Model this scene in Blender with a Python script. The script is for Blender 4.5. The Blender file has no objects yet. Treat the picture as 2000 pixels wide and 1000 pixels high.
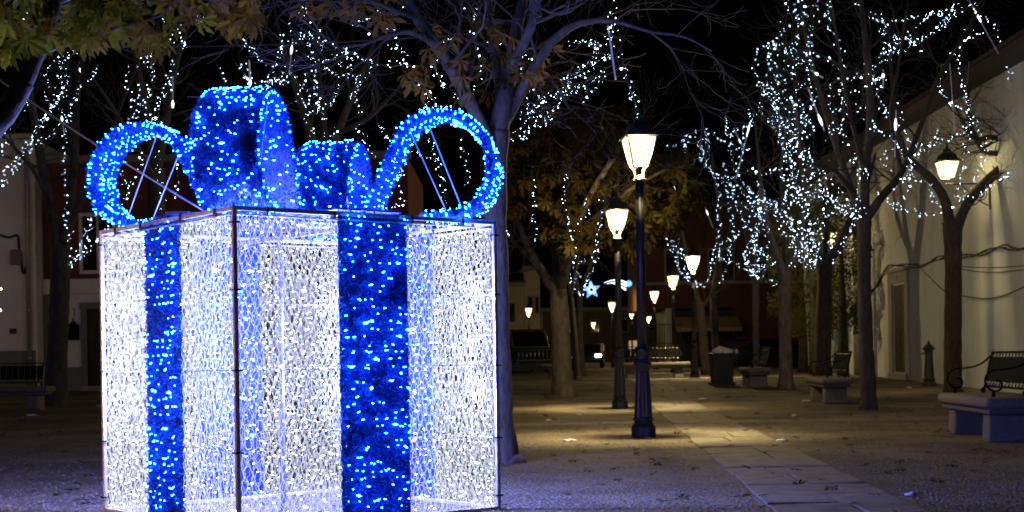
import bpy, bmesh, math, random
from mathutils import Vector, Matrix
PI = math.pi
sc = bpy.context.scene
C = sc.collection

# ------------------------------------------------------------------ camera
F_PX, EYE, ROLL, PY0 = 2810.0, 1.06, 0.0157, 696.0
ct, st = math.cos(ROLL), math.sin(ROLL)
cam_d = bpy.data.cameras.new('camera'); cam = bpy.data.objects.new('camera', cam_d); C.objects.link(cam)
cam_d.sensor_width = 36.0; cam_d.lens = F_PX / 2000 * 36.0
cam_d.shift_y = (PY0 - 500) / 2000.0
cam_d.clip_start = 0.1; cam_d.clip_end = 2000
cam.matrix_world = Matrix(((ct, st, 0, 0), (0, 0, -1, 0), (-st, ct, 0, EYE), (0, 0, 0, 1)))
cam_d.dof.use_dof = True; cam_d.dof.focus_distance = 10.0; cam_d.dof.aperture_fstop = 5.0
sc.camera = cam

# ------------------------------------------------------------------ night sky
w = bpy.data.worlds.new('World'); sc.world = w; w.use_nodes = True
nt = w.node_tree
sky = nt.nodes.new('ShaderNodeTexSky'); sky.sky_type = 'NISHITA'; sky.sun_disc = False
sky.sun_elevation = math.radians(-4); sky.sun_rotation = math.radians(200)
bg = nt.nodes['Background']; nt.links.new(sky.outputs[0], bg.inputs[0]); bg.inputs[1].default_value = 0.05
vs = sc.view_settings; vs.view_transform = 'Standard'; vs.look = 'None'; vs.exposure = 0.0; vs.gamma = 1.0
sc.cycles.use_denoising = True; sc.cycles.max_bounces = 6; sc.cycles.diffuse_bounces = 3; sc.cycles.glossy_bounces = 3
sc.cycles.transparent_max_bounces = 16; sc.cycles.sample_clamp_indirect = 4.0; sc.cycles.use_light_tree = True; sc.cycles.filter_width = 1.7
sc.cycles.use_adaptive_sampling = True; sc.cycles.adaptive_threshold = 0.004

# light levels (lamps themselves are built further down)
LAMP_W = 3100.0
WALL_W = 330.0
LED_WHITE, LED_BLUE, LED_STRING = 70.0, 110.0, 36.0
BOX_FILL_W = 140.0

# ------------------------------------------------------------------ picture <-> place
def gz(y):
    t = min(1, max(0, (y - 24) / 26)); return 0.3 * t * t * (3 - 2 * t)
def P(px, py, D):
    du, dv = px - 1000, PY0 - py
    return Vector(((du * ct + dv * st) * D / F_PX, D, EYE + (-du * st + dv * ct) * D / F_PX))
def G(px, py):
    lo, hi = 5.0, 400.0
    for _ in range(60):
        m = (lo + hi) / 2
        if P(px, py, m).z < gz(m): hi = m
        else: lo = m
    p = P(px, py, lo); return Vector((p.x, p.y, gz(p.y)))
def GX(px, D):
    return Vector(((px - 1000) * D / F_PX, D, gz(D)))

# ------------------------------------------------------------------ materials
MAT = {}
def mat(name, col, rough=0.7, metal=0.0, var=0.0, scale=8.0, bump=0.0, bscale=None, col2=None, spec=0.5, vstretch=(1, 1, 1), island=0.0, trans=0.0, sheen=0):
    if name in MAT: return MAT[name]
    m = bpy.data.materials.new(name); m.use_nodes = True; MAT[name] = m
    n = m.node_tree.nodes; l = m.node_tree.links; b = n['Principled BSDF']
    b.inputs['Base Color'].default_value = (*col, 1); b.inputs['Roughness'].default_value = rough
    b.inputs['Metallic'].default_value = metal; b.inputs['Specular IOR Level'].default_value = spec
    tc = n.new('ShaderNodeTexCoord'); mp = n.new('ShaderNodeMapping'); mp.inputs['Scale'].default_value = vstretch
    l.new(tc.outputs['Object'], mp.inputs[0])
    last = None
    if var or col2:
        nz = n.new('ShaderNodeTexNoise'); nz.inputs['Scale'].default_value = scale; nz.inputs['Detail'].default_value = 6
        nz.inputs['Roughness'].default_value = 0.65
        l.new(mp.outputs[0], nz.inputs['Vector'])
        mr = n.new('ShaderNodeMapRange'); mr.inputs[1].default_value = 0.33; mr.inputs[2].default_value = 0.67
        l.new(nz.outputs['Fac'], mr.inputs[0])
        mx = n.new('ShaderNodeMix'); mx.data_type = 'RGBA'
        c2 = col2 if col2 else tuple(c * (1 - var) for c in col)
        mx.inputs[6].default_value = (*c2, 1); mx.inputs[7].default_value = (*col, 1)
        l.new(mr.outputs[0], mx.inputs[0]); last = mx.outputs[2]
    if island:
        ge = n.new('ShaderNodeNewGeometry'); hs = n.new('ShaderNodeHueSaturation')
        m1 = n.new('ShaderNodeMapRange'); m1.inputs[3].default_value = 1 - island; m1.inputs[4].default_value = 1 + island
        l.new(ge.outputs['Random Per Island'], m1.inputs[0]); l.new(m1.outputs[0], hs.inputs['Value'])
        if last: l.new(last, hs.inputs['Color'])
        else: hs.inputs['Color'].default_value = (*col, 1)
        last = hs.outputs[0]
    if last: l.new(last, b.inputs['Base Color'])
    if bump:
        nb = n.new('ShaderNodeTexNoise'); nb.inputs['Scale'].default_value = bscale or scale * 4; nb.inputs['Detail'].default_value = 8
        l.new(mp.outputs[0], nb.inputs['Vector'])
        bp = n.new('ShaderNodeBump'); bp.inputs['Strength'].default_value = bump; bp.inputs['Distance'].default_value = 0.03
        l.new(nb.outputs['Fac'], bp.inputs['Height']); l.new(bp.outputs[0], b.inputs['Normal'])
    if trans: b.inputs['Transmission Weight'].default_value = trans
    return m
def emis(name, col, strength, sampling='AUTO', base=None):
    if name in MAT: return MAT[name]
    m = mat(name, base or (0.6, 0.6, 0.6), 0.4)
    b = m.node_tree.nodes['Principled BSDF']
    b.inputs['Emission Color'].default_value = (*col, 1); b.inputs['Emission Strength'].default_value = strength
    m.cycles.emission_sampling = sampling
    return m
def leafmat(name, col, col2):
    m = bpy.data.materials.new(name); m.use_nodes = True; MAT[name] = m
    n = m.node_tree.nodes; l = m.node_tree.links
    for x in list(n):
        if x.type != 'OUTPUT_MATERIAL': n.remove(x)
    out = [x for x in n if x.type == 'OUTPUT_MATERIAL'][0]
    oi = n.new('ShaderNodeObjectInfo'); ge = n.new('ShaderNodeNewGeometry')
    ad = n.new('ShaderNodeMath'); ad.operation = 'ADD'; l.new(oi.outputs['Random'], ad.inputs[0]); l.new(ge.outputs['Random Per Island'], ad.inputs[1])
    hf = n.new('ShaderNodeMath'); hf.operation = 'MULTIPLY'; hf.inputs[1].default_value = 0.5; l.new(ad.outputs[0], hf.inputs[0])
    tc = n.new('ShaderNodeTexCoord'); nz = n.new('ShaderNodeTexNoise'); nz.inputs['Scale'].default_value = 14; l.new(tc.outputs['Object'], nz.inputs['Vector'])
    a2 = n.new('ShaderNodeMath'); a2.operation = 'ADD'; l.new(hf.outputs[0], a2.inputs[0])
    s2 = n.new('ShaderNodeMath'); s2.operation = 'MULTIPLY_ADD'; s2.inputs[1].default_value = 1.2; s2.inputs[2].default_value = -0.6
    l.new(nz.outputs['Fac'], s2.inputs[0]); l.new(s2.outputs[0], a2.inputs[1])
    mx = n.new('ShaderNodeMix'); mx.data_type = 'RGBA'; mx.inputs[6].default_value = (*col, 1); mx.inputs[7].default_value = (*col2, 1)
    a2.use_clamp = True; l.new(a2.outputs[0], mx.inputs[0])
    d = n.new('ShaderNodeBsdfDiffuse'); t = n.new('ShaderNodeBsdfTranslucent'); ms = n.new('ShaderNodeMixShader'); ms.inputs[0].default_value = 0.4
    l.new(mx.outputs[2], d.inputs[0]); l.new(mx.outputs[2], t.inputs[0]); l.new(d.outputs[0], ms.inputs[1]); l.new(t.outputs[0], ms.inputs[2])
    l.new(ms.outputs[0], out.inputs[0]); return m

bark = mat('bark', (0.07, 0.06, 0.05), 0.9, col2=(0.026, 0.022, 0.018), scale=9, bump=0.9, bscale=26, vstretch=(1, 1, 0.35))
barkp = mat('bark_pale', (0.15, 0.125, 0.095), 0.9, col2=(0.05, 0.042, 0.033), scale=7, bump=0.9, bscale=22, vstretch=(1, 1, 0.45))
iron = mat('painted_iron', (0.028, 0.03, 0.036), 0.45, 0.2, var=0.4, scale=30, bump=0.12, bscale=90)
iron_blk = mat('bench_iron', (0.010, 0.010, 0.011), 0.8, 0.0, spec=0.03, var=0.3, scale=40, bump=0.1, bscale=120)
barem = mat('worn_metal', (0.55, 0.5, 0.42), 0.35, 0.9, var=0.4, scale=50)
granite = mat('granite', (0.15, 0.143, 0.13), 0.85, col2=(0.07, 0.066, 0.06), scale=60, bump=0.5, bscale=140)
slabm = mat('path_slab', (0.18, 0.165, 0.132), 0.8, col2=(0.075, 0.067, 0.053), scale=5, bump=0.55, bscale=45)
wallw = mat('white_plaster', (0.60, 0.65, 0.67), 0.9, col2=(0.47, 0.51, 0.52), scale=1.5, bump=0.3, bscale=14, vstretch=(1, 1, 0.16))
wallg = mat('grey_plaster', (0.2, 0.2, 0.205), 0.9, var=0.25, scale=2, bump=0.3, bscale=20)
stone = mat('door_stone', (0.3, 0.29, 0.27), 0.85, var=0.3, scale=6, bump=0.3, bscale=40)
wood = mat('door_wood', (0.022, 0.015, 0.011), 0.6, var=0.5, scale=10, bump=0.3, bscale=40, vstretch=(1, 1, 0.15))
cable = mat('black_cable', (0.015, 0.015, 0.016), 0.6)
tilem = mat('roof_tile', (0.09, 0.05, 0.035), 0.85, var=0.4, scale=5, bump=0.3, bscale=40)
alu = mat('frame_steel', (0.6, 0.52, 0.55), 0.4, 0.1, var=0.3, scale=20, bump=0.1, bscale=60)
zipm = mat('black_tie', (0.01, 0.01, 0.01), 0.4)
glassd = mat('dark_glass', (0.012, 0.013, 0.016), 0.06, 0.0, spec=0.8)
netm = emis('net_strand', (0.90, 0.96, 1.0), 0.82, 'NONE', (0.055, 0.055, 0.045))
ledw = emis('white_led', (0.6, 0.7, 1.0), LED_WHITE)
ledb = emis('blue_led', (0.012, 0.16, 1.0), LED_BLUE)
leds = emis('string_led', (0.56, 0.74, 1.0), LED_STRING)
tinsel_m = mat('blue_tinsel', (0.015, 0.19, 1.0), 0.25, 0.35, island=0.7)
sheet_m = mat('ribbon_backing', (0.004, 0.03, 0.2), 0.5, var=0.5, scale=60)

# ------------------------------------------------------------------ mesh helpers
class MB:
    def __init__(s): s.v = []; s.f = []
    def add(s, vs, fs):
        o = len(s.v); s.v += [tuple(v) for v in vs]; s.f += [tuple(i + o for i in f) for f in fs]; return s
    def box(s, c, d, R=None, taper=1.0):
        x, y, z = d[0] / 2, d[1] / 2, d[2] / 2; t = taper
        vs = [Vector(q) for q in ((-x, -y, -z), (x, -y, -z), (x, y, -z), (-x, y, -z), (-x * t, -y * t, z), (x * t, -y * t, z), (x * t, y * t, z), (-x * t, y * t, z))]
        if R is not None: vs = [R @ v for v in vs]
        c = Vector(c)
        return s.add([v + c for v in vs], [(0, 3, 2, 1), (4, 5, 6, 7), (0, 1, 5, 4), (1, 2, 6, 5), (2, 3, 7, 6), (3, 0, 4, 7)])
    def tube(s, pts, rad, n=6, cap=True):
        pts = [Vector(p) for p in pts]; k = len(pts)
        if not hasattr(rad, '__len__'): rad = [rad] * k
        vs = []; u = None
        for i in range(k):
            t = (pts[min(i + 1, k - 1)] - pts[max(i - 1, 0)])
            if t.length < 1e-9: t = Vector((0, 0, 1))
            t.normalize()
            if u is None:
                u = t.cross(Vector((0, 1, 0)) if abs(t.y) < 0.9 else Vector((1, 0, 0)))
            u = (u - t * u.dot(t)).normalized(); v = t.cross(u)
            for j in range(n):
                a = 2 * PI * j / n; vs.append(pts[i] + (u * math.cos(a) + v * math.sin(a)) * rad[i])
        fs = [(i * n + j, i * n + (j + 1) % n, (i + 1) * n + (j + 1) % n, (i + 1) * n + j) for i in range(k - 1) for j in range(n)]
        if cap: fs += [tuple(range(n - 1, -1, -1)), tuple(range((k - 1) * n, k * n))]
        return s.add(vs, fs)
    def lathe(s, prof, n=16, c=(0, 0, 0), flute=0.0, rot=0.0):
        vs = []
        for (r, z) in prof:
            for j in range(n):
                a = 2 * PI * j / n + rot; rr = r * (1 - (flute if j % 2 else 0))
                vs.append((c[0] + rr * math.cos(a), c[1] + rr * math.sin(a), c[2] + z))
        k = len(prof)
        fs = [(i * n + j, i * n + (j + 1) % n, (i + 1) * n + (j + 1) % n, (i + 1) * n + j) for i in range(k - 1) for j in range(n)]
        fs += [tuple(range(n - 1, -1, -1)), tuple(range((k - 1) * n, k * n))]
        return s.add(vs, fs)
    def prism(s, poly, axis, a, b):
        """poly of (p,q); axis 'x' -> (p,q)=(y,z), 'y' -> (x,z), 'z' -> (x,y)"""
        def mk(p, q, t): return {'x': (t, p, q), 'y': (p, t, q), 'z': (p, q, t)}[axis]
        n = len(poly); vs = [mk(p, q, a) for p, q in poly] + [mk(p, q, b) for p, q in poly]
        return s.add(vs, [tuple(range(n)), tuple(range(2 * n - 1, n - 1, -1))] + [(i, i + n, (i + 1) % n + n, (i + 1) % n) for i in range(n)])
    def octa(s, c, r, ax=None, ln=1.0):
        c = Vector(c); ax = (ax or Vector((0, 0, 1))).normalized()
        u = ax.orthogonal().normalized(); v = ax.cross(u)
        return s.add([c + ax * r * ln, c - ax * r * ln, c + u * r, c + v * r, c - u * r, c - v * r],
                     [(0, 2, 3), (0, 3, 4), (0, 4, 5), (0, 5, 2), (1, 3, 2), (1, 4, 3), (1, 5, 4), (1, 2, 5)])
    def build(s, name, m, parent=None, smooth=False, off=None, bevel=0.0, segs=2, fixn=False):
        me = bpy.data.meshes.new(name)
        vs = s.v if off is None else [(a - off[0], b - off[1], c - off[2]) for a, b, c in s.v]
        me.from_pydata(vs, [], s.f); me.update()
        if bevel or fixn:
            bm = bmesh.new(); bm.from_mesh(me)
            bmesh.ops.recalc_face_normals(bm, faces=bm.faces[:])
            if bevel:
                ed = [e for e in bm.edges if e.is_manifold and e.calc_face_angle(0) > 0.5]
                bmesh.ops.bevel(bm, geom=ed, offset=bevel, segments=segs, affect='EDGES', profile=0.5)
            bm.to_mesh(me); bm.free()
        if smooth: me.polygons.foreach_set('use_smooth', [True] * len(me.polygons))
        if m is not None: me.materials.append(m)
        o = bpy.data.objects.new(name, me); C.objects.link(o)
        if parent is not None: o.parent = parent
        return o
def one(fn): b = MB(); fn(b); return b
def boxo(name, c, d, m, parent=None, bevel=0.0, segs=2): return MB().box(c, d).build(name, m, parent, bevel=bevel, segs=segs)
def tag(o, label=None, cat=None, group=None, kind=None):
    if label: o['label'] = label
    if cat: o['category'] = cat
    if group: o['group'] = group
    if kind: o['kind'] = kind
    return o
def empty(name, loc=(0, 0, 0), rz=0.0):
    o = bpy.data.objects.new(name, None); C.objects.link(o); o.location = loc; o.rotation_euler = (0, 0, rz); o.empty_display_size = 0.1; return o
def kids(o): return [x for x in KIDS.get(o.name, [])]
def copy_tree(o, parent=None):
    c = o.copy(); C.objects.link(c); c.parent = parent
    for ch in o.children: copy_tree(ch, c)
    return c
def light(parent, name, loc, power, col, rad):
    ld = bpy.data.lights.new(name, 'POINT'); ld.energy = power; ld.color = col; ld.shadow_soft_size = rad
    o = bpy.data.objects.new(name, ld); C.objects.link(o); o.parent = parent; o.location = loc; return o

# ------------------------------------------------------------------ ground
def ground_mat():
    m = bpy.data.materials.new('pebbled_earth'); m.use_nodes = True; n = m.node_tree.nodes; l = m.node_tree.links; b = n['Principled BSDF']
    tc = n.new('ShaderNodeTexCoord')
    vo = n.new('ShaderNodeTexVoronoi'); vo.inputs['Scale'].default_value = 38; vo.inputs['Randomness'].default_value = 1
    l.new(tc.outputs['Object'], vo.inputs['Vector'])
    n1 = n.new('ShaderNodeTexNoise'); n1.inputs['Scale'].default_value = 0.55; n1.inputs['Detail'].default_value = 7; n1.inputs['Roughness'].default_value = 0.6; l.new(tc.outputs['Object'], n1.inputs['Vector'])
    n2 = n.new('ShaderNodeTexNoise'); n2.inputs['Scale'].default_value = 9; n2.inputs['Detail'].default_value = 8; l.new(tc.outputs['Object'], n2.inputs['Vector'])
    r1 = n.new('ShaderNodeMapRange'); r1.inputs[1].default_value = 0.43; r1.inputs[2].default_value = 0.58; l.new(n1.outputs['Fac'], r1.inputs[0])
    cx = n.new('ShaderNodeMix'); cx.data_type = 'RGBA'; cx.inputs[6].default_value = (0.075, 0.058, 0.037, 1); cx.inputs[7].default_value = (0.165, 0.134, 0.088, 1)
    l.new(r1.outputs[0], cx.inputs[0])
    pv = n.new('ShaderNodeMix'); pv.data_type = 'RGBA'; pv.blend_type = 'MULTIPLY'; pv.inputs[0].default_value = 0.75
    rr = n.new('ShaderNodeMapRange'); rr.inputs[3].default_value = 0.45; rr.inputs[4].default_value = 1.5; l.new(vo.outputs['Color'], rr.inputs[0])
    l.new(cx.outputs[2], pv.inputs[6]); l.new(rr.outputs[0], pv.inputs[7])
    l.new(pv.outputs[2], b.inputs['Base Color']); b.inputs['Roughness'].default_value = 0.8
    ms = n.new('ShaderNodeMath'); ms.operation = 'MULTIPLY_ADD'; ms.inputs[1].default_value = -1.6; l.new(vo.outputs['Distance'], ms.inputs[0]); l.new(n2.outputs['Fac'], ms.inputs[2])
    bp = n.new('ShaderNodeBump'); bp.inputs['Strength'].default_value = 0.9; bp.inputs['Distance'].default_value = 0.03
    l.new(ms.outputs[0], bp.inputs['Height']); l.new(bp.outputs[0], b.inputs['Normal'])
    return m
gm = ground_mat()
ys = [-60, -20, 0] + [4 + 0.5 * i for i in range(100)] + [60, 75, 100, 150, 250, 600]
b = MB(); xs = [-400, -60, -20, 0, 20, 60, 400]
for y in ys:
    for x in xs: b.v.append((x, y, gz(y)))
k = len(xs)
for i in range(len(ys) - 1):
    for j in range(k - 1): b.f.append((i * k + j, i * k + j + 1, (i + 1) * k + j + 1, (i + 1) * k + j))
tag(b.build('ground', gm, smooth=True), kind='structure')

# pebbles bedded in the earth in front
rng = random.Random(3)
pb = MB()
for _ in range(26000):
    D = 8.2 + 16 * rng.random() ** 1.35; x = rng.uniform(-0.40, 0.40) * D
    if abs(x - (1.72 + (D - 9.8) * 0.055 + 0.5)) < 0.56: continue
    r = rng.uniform(0.007, 0.017); a = rng.random() * PI; h = rng.uniform(0.15, 0.45) * r; z = gz(D)
    e = rng.uniform(1, 1.6); ca, sa = math.cos(a), math.sin(a)
    vs = []
    for q in range(6):
        u, v = r * e * math.cos(q * PI / 3), r * math.sin(q * PI / 3)
        vs.append((x + u * ca - v * sa, D + u * sa + v * ca, z - 0.002))
    for q in range(6):
        u, v = 0.6 * r * e * math.cos(q * PI / 3), 0.6 * r * math.sin(q * PI / 3)
        vs.append((x + u * ca - v * sa, D + u * sa + v * ca, z + h))
    pb.add(vs, [(q, (q + 1) % 6, 6 + (q + 1) % 6, 6 + q) for q in range(6)] + [(6, 7, 8, 9, 10, 11)])
peb = mat('pebble', (0.13, 0.118, 0.1), 0.75, island=0.6, var=0.3, scale=40)
tag(pb.build('pebbles', peb), 'small worn pebbles bedded in the trodden earth of the square', 'pebbles', kind='stuff')

# paved path: granite slabs
path = tag(empty('path', (0, 0, 0)), kind='structure')
rng = random.Random(11)
def slab(parent, x0, x1, y0, y1, skew=0.0, top=0.014):
    g = 0.009; bb = MB()
    def pt(x, y, z): return (x + skew * (y - 9.8), y, gz(y) + z)
    j = lambda: rng.uniform(-0.012, 0.012); t = top + rng.uniform(-0.006, 0.006); tl = rng.uniform(-0.006, 0.006)
    c = [(x0 + g + j(), y0 + g), (x1 - g + j(), y0 + g), (x1 - g + j(), y1 - g), (x0 + g + j(), y1 - g)]
    vs = [pt(x, y, -0.06) for x, y in c] + [pt(x, y, t + (tl if i % 2 else -tl)) for i, (x, y) in enumerate(c)]
    bb.add(vs, [(0, 3, 2, 1), (4, 5, 6, 7), (0, 1, 5, 4), (1, 2, 6, 5), (2, 3, 7, 6), (3, 0, 4, 7)])
    bb.build('slab', slabm, parent, bevel=0.006, segs=1)
y = 6.0; row = 0
while y < 45:
    dy = rng.choice([0.75, 0.95, 1.25, 1.5]); row += 1
    if row % 3 == 0: slab(path, 1.74, 2.72, y, y + dy, 0.055)
    else:
        s = 1.74 + rng.uniform(0.35, 0.65); slab(path, 1.74, s, y, y + dy, 0.055); slab(path, s, 2.72, y, y + dy, 0.055)
    y += dy
cross = tag(empty('cross_path', (0, 0, 0)), kind='structure')
x = 3.05
while x < 11:
    d = rng.uniform(0.9, 1.5); slab(cross, x, min(x + d, 11.1), 21.6, 22.4, 0.0, 0.008); x += d
x = 2.1
while x > -3.5:
    d = rng.uniform(0.7, 1.4); slab(cross, x - d, x, 21.9, 22.7, 0.0, 0.008); x -= d
far_edge = tag(empty('kerb', (0, 0, 0)), kind='structure')
x = -4.0
while x < 9:
    d = rng.uniform(0.9, 1.5); slab(far_edge, x, x + d, 44.2, 44.9, 0.0, 0.03); x += d

# ------------------------------------------------------------------ gift box
S = 2.0
FP = G(467, 1046); A0 = math.radians(38.7)
box = empty('gift_box', FP, A0)
tag(box, 'giant lit gift box with white net sides, blue tinsel ribbons and bow', 'light decoration')
RB0, RB1 = 0.735, 1.265
faces = [  # origin, along, outward
    (Vector((0, 0, 0)), Vector((1, 0, 0)), Vector((0, -1, 0))),
    (Vector((0, 0, 0)), Vector((0, 1, 0)), Vector((-1, 0, 0))),
    (Vector((0, S, 0)), Vector((1, 0, 0)), Vector((0, 1, 0))),
    (Vector((S, 0, 0)), Vector((0, 1, 0)), Vector((1, 0, 0)))]
UP = Vector((0, 0, 1))
def net(mb, o, a, n, u0, u1, z0, z1, seed, cw, ch, depth, rad):
    r = random.Random(seed); cols = max(2, int((u1 - u0) / cw)); rows = int((z1 - z0) / ch)
    cw = (u1 - u0) / cols; ch = (z1 - z0) / rows; pts = {}
    for i in range(cols + 1):
        for j in range(rows * 2 + 1):
            zig = 0.26 * cw * (1 if (i + (j + 1) // 2) % 2 else -1)
            u = u0 + i * cw + zig + r.gauss(0, 0.2) * cw; z = z0 + j * ch / 2 + r.gauss(0, 0.13) * ch
            u = min(u1 - 0.004, max(u0 + 0.004, u)); z = min(z1 - 0.004, max(z0 + 0.004, z))
            pts[i, j] = o + a * u + UP * z + n * (depth + r.uniform(-0.012, 0.012))
    def strand(p, q):
        m = (p + q) / 2 + (a * r.gauss(0, 0.12) + UP * r.gauss(0, 0.12)) * (p - q).length
        mb.tube([p, m, q], rad * r.uniform(0.75, 1.25), 3, False)
    for i in range(cols + 1):
        for j in range(rows * 2):
            strand(pts[i, j], pts[i, j + 1])
    for i in range(cols):
        for j in range(rows * 2 + 1):
            if (i + (j + 1) // 2) % 2 and r.random() < 0.8: strand(pts[i, j], pts[i + 1, j])
def blades(mb, surf, n, seed, lmin=0.018, lmax=0.042, wd=0.0026):
    r = random.Random(seed)
    for _ in range(n):
        p, nn, t = surf(r)
        d = (nn * r.uniform(-0.1, 1.0) + Vector((r.gauss(0, 1), r.gauss(0, 1), r.gauss(0, 1))) * 0.6).normalized()
        L = r.uniform(lmin, lmax); wv = d.cross(Vector((r.gauss(0, 1), r.gauss(0, 1), r.gauss(0, 1)))).normalized() * wd * r.uniform(0.6, 1.4)
        m = p + d * L * 0.55 + wv * r.uniform(-3, 3)
        e = p + d * L
        mb.add([p - wv, p + wv, m + wv, m - wv, e], [(0, 1, 2, 3), (3, 2, 4)])
for fi, (o, a, n) in enumerate(faces):
    for pi, (u0, u1) in enumerate(((0.03, RB0), (RB1, S - 0.03))):
        for sg in range(4):
            z0, z1 = 0.02 + sg * 0.49, 0.02 + (sg + 1) * 0.49
            b = MB()
            if sg == 3: z1 = 1.96
            net(b, o, a, n, u0, u1, z0, z1, fi * 77 + pi * 31 + sg, 0.024, 0.050, 0.0, 0.0017)
            net(b, o, a, n, u0, u1, z0, z1, fi * 79 + pi * 37 + sg + 500, 0.032, 0.066, -0.025, 0.0016)
            no = b.build('light_net', netm, box); no['kind'] = 'stuff'
            r = random.Random(fi * 7 + pi * 3 + sg); lb = MB(); z = z0 + 0.025
            while z < z1:
                u = u0 + r.uniform(0.02, 0.08)
                while u < u1 - 0.02:
                    if r.random() < (0.93 if z > 1.9 else 0.8):
                        ax = (a * r.choice((-1, 1)) + UP * r.gauss(0, 0.25) + n * r.gauss(0, 0.5)).normalized()
                        big = 1.5 if r.random() < 0.07 else r.uniform(0.6, 1.0)
                        lb.octa(o + a * u + UP * (z + r.gauss(0, 0.01)) + n * r.uniform(-0.015, 0.015), 0.0030 * big, ax, r.uniform(2.0, 5.0))
                    u += r.uniform(0.05, 0.12)
                z += 0.046 if z < 1.86 else 0.03
            lo = lb.build('net_leds', ledw, no); lo['kind'] = 'stuff'
    # ribbon
    rib = MB(); cc = o + a * (RB0 + RB1) / 2 + UP * (S / 2) - n * 0.004
    d = Vector((abs(a.x) * (RB1 - RB0) + abs(n.x) * 0.006, abs(a.y) * (RB1 - RB0) + abs(n.y) * 0.006, S - 0.05))
    ro = rib.box(cc, d).build('ribbon', sheet_m, box)
    tb = MB()
    def surf(r, o=o, a=a, n=n):
        s = 1 if r.random() < 0.72 else -1
        return o + a * r.uniform(RB0 - 0.004, RB1 + 0.004) + UP * r.uniform(0.02, S + 0.0), n * s, a
    blades(tb, surf, 15000, 900 + fi)
    to = tb.build('tinsel', tinsel_m, ro); to['kind'] = 'stuff'
    lb = MB(); r = random.Random(60 + fi)
    for q in range(300):
        big = 1.9 if r.random() < 0.05 else r.uniform(0.65, 1.1)
        z = round(r.uniform(0.02, 1.96) / 0.048) * 0.048 + r.gauss(0, 0.006)
        ax = (a + UP * r.gauss(0, 0.35) + n * r.gauss(0, 0.4)).normalized()
        lb.octa(o + a * r.uniform(RB0 + 0.02, RB1 - 0.02) + UP * z + n * (0.04 if r.random() < 0.75 else -0.03), 0.0050 * big, ax, r.uniform(1.2, 2.6))
    lo = lb.build('ribbon_leds', ledb, ro); lo['kind'] = 'stuff'
    # horizontal rods at the seams
    for z in (0.5, 0.995, 1.49):
        p = o + a * 0.02 + UP * z - n * 0.012; q = o + a * (S - 0.02) + UP * z - n * 0.012
        MB().tube([p, q], 0.0025, 5).build('seam_rod', mat('seam_wire', (0.2, 0.2, 0.22), 0.5), box)
    for z in (0.012, S - 0.012):
        dd = Vector((abs(a.x) * (S - 0.03) + abs(n.x) * 0.028, abs(a.y) * (S - 0.03) + abs(n.y) * 0.028, 0.028))
        MB().box(o + a * S / 2 + UP * z, dd).build('frame_rail', alu, box, bevel=0.004, segs=1)
        if z > 1: MB().tube([o + a * 0.02 + UP * (S - 0.05) + n * 0.008, o + a * (S - 0.02) + UP * (S - 0.05) + n * 0.008], 0.006, 6).build('seam_rod', alu, box)
    for u in (0.22, 0.7, 1.3, 1.72):
        MB().box(o + a * u + UP * (S - 0.022), (0.05 if n.x else 0.012, 0.05 if n.y else 0.012, 0.05)).build('cable_tie', zipm, box)
for (x, y) in ((0, 0), (S, 0), (0, S), (S, S)):
    MB().box((x, y, S / 2), (0.028, 0.028, S + 0.01)).build('corner_post', alu, box, bevel=0.004, segs=1)
    for z in (0.1, 0.5, 1.0, 1.49, 1.9):
        MB().box((x, y, z), (0.052, 0.052, 0.012)).build('cable_tie', zipm, box)
MB().tube([(S * 0.45, S * 0.52, 0), (S * 0.45, S * 0.52, S - 0.02)], 0.02, 10).build('centre_pole', mat('dull_pole', (0.1, 0.1, 0.11), 0.6), box)
MB().box((S / 2, S / 2, S - 0.03), (S - 0.02, 0.03, 0.03)).build('roof_rail', MAT['dull_pole'], box)
MB().box((S / 2, S / 2, S - 0.064), (0.03, S - 0.02, 0.03)).build('roof_rail', MAT['dull_pole'], box)
for k in range(2):
    d = (S - 0.06, 0.5, 0.008) if k == 0 else (0.5, S - 0.06, 0.008)
    ro = MB().box((S / 2, S / 2, S + 0.012 + 0.012 * k), d).build('top_ribbon', sheet_m, box)
    tb = MB(); blades(tb, lambda r, d=d: (Vector((S / 2 + r.uniform(-.5, .5) * d[0], S / 2 + r.uniform(-.5, .5) * d[1], S + 0.02)), UP, UP), 3500, 70 + k)
    to = tb.build('tinsel', tinsel_m, ro); to['kind'] = 'stuff'
# fill lights added inside the box for the LEDs' spill, with invented holders
for (bx_, by_, bz_) in [(x_, y_, z_) for x_ in (0.12, S - 0.12) for y_ in (0.12, S - 0.12) for z_ in (0.8, 1.15, 1.5)] + [(1.0, 1.0, 0.9), (1.0, 1.0, 1.3)]:
    MB().octa((bx_, by_, bz_ + 0.03), 0.012).build('fill_light_holder', zipm, box)
    light(box, 'inner_fill_light', (bx_, by_, bz_), BOX_FILL_W, (0.2, 0.24, 1.0), 0.02)
# bow loops
prof = [(0.22, 0.0), (0.50, 0.0), (0.60, 0.14), (0.70, 0.36), (0.79, 0.54), (0.90, 0.655), (1.05, 0.705), (1.20, 0.68), (1.33, 0.58), (1.41, 0.44), (1.425, 0.30), (1.39, 0.17), (1.31, 0.07), (1.17, 0.005), (0.95, -0.005)]
def catmull(pts, per=6):
    out = []; n = len(pts)
    for i in range(n - 1):
        p0, p1, p2, p3 = pts[max(i - 1, 0)], pts[i], pts[i + 1], pts[min(i + 2, n - 1)]
        for k in range(per):
            t = k / per
            out.append(tuple(0.5 * ((2 * b_) + (-a_ + c_) * t + (2 * a_ - 5 * b_ + 4 * c_ - d_) * t * t + (-a_ + 3 * b_ - 3 * c_ + d_) * t ** 3) for a_, b_, c_, d_ in zip(p0, p1, p2, p3)))
    out.append(tuple(pts[-1])); return out
curve = catmull(prof, 5)
WB = 0.40
bow_rot = math.radians(-2)
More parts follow.
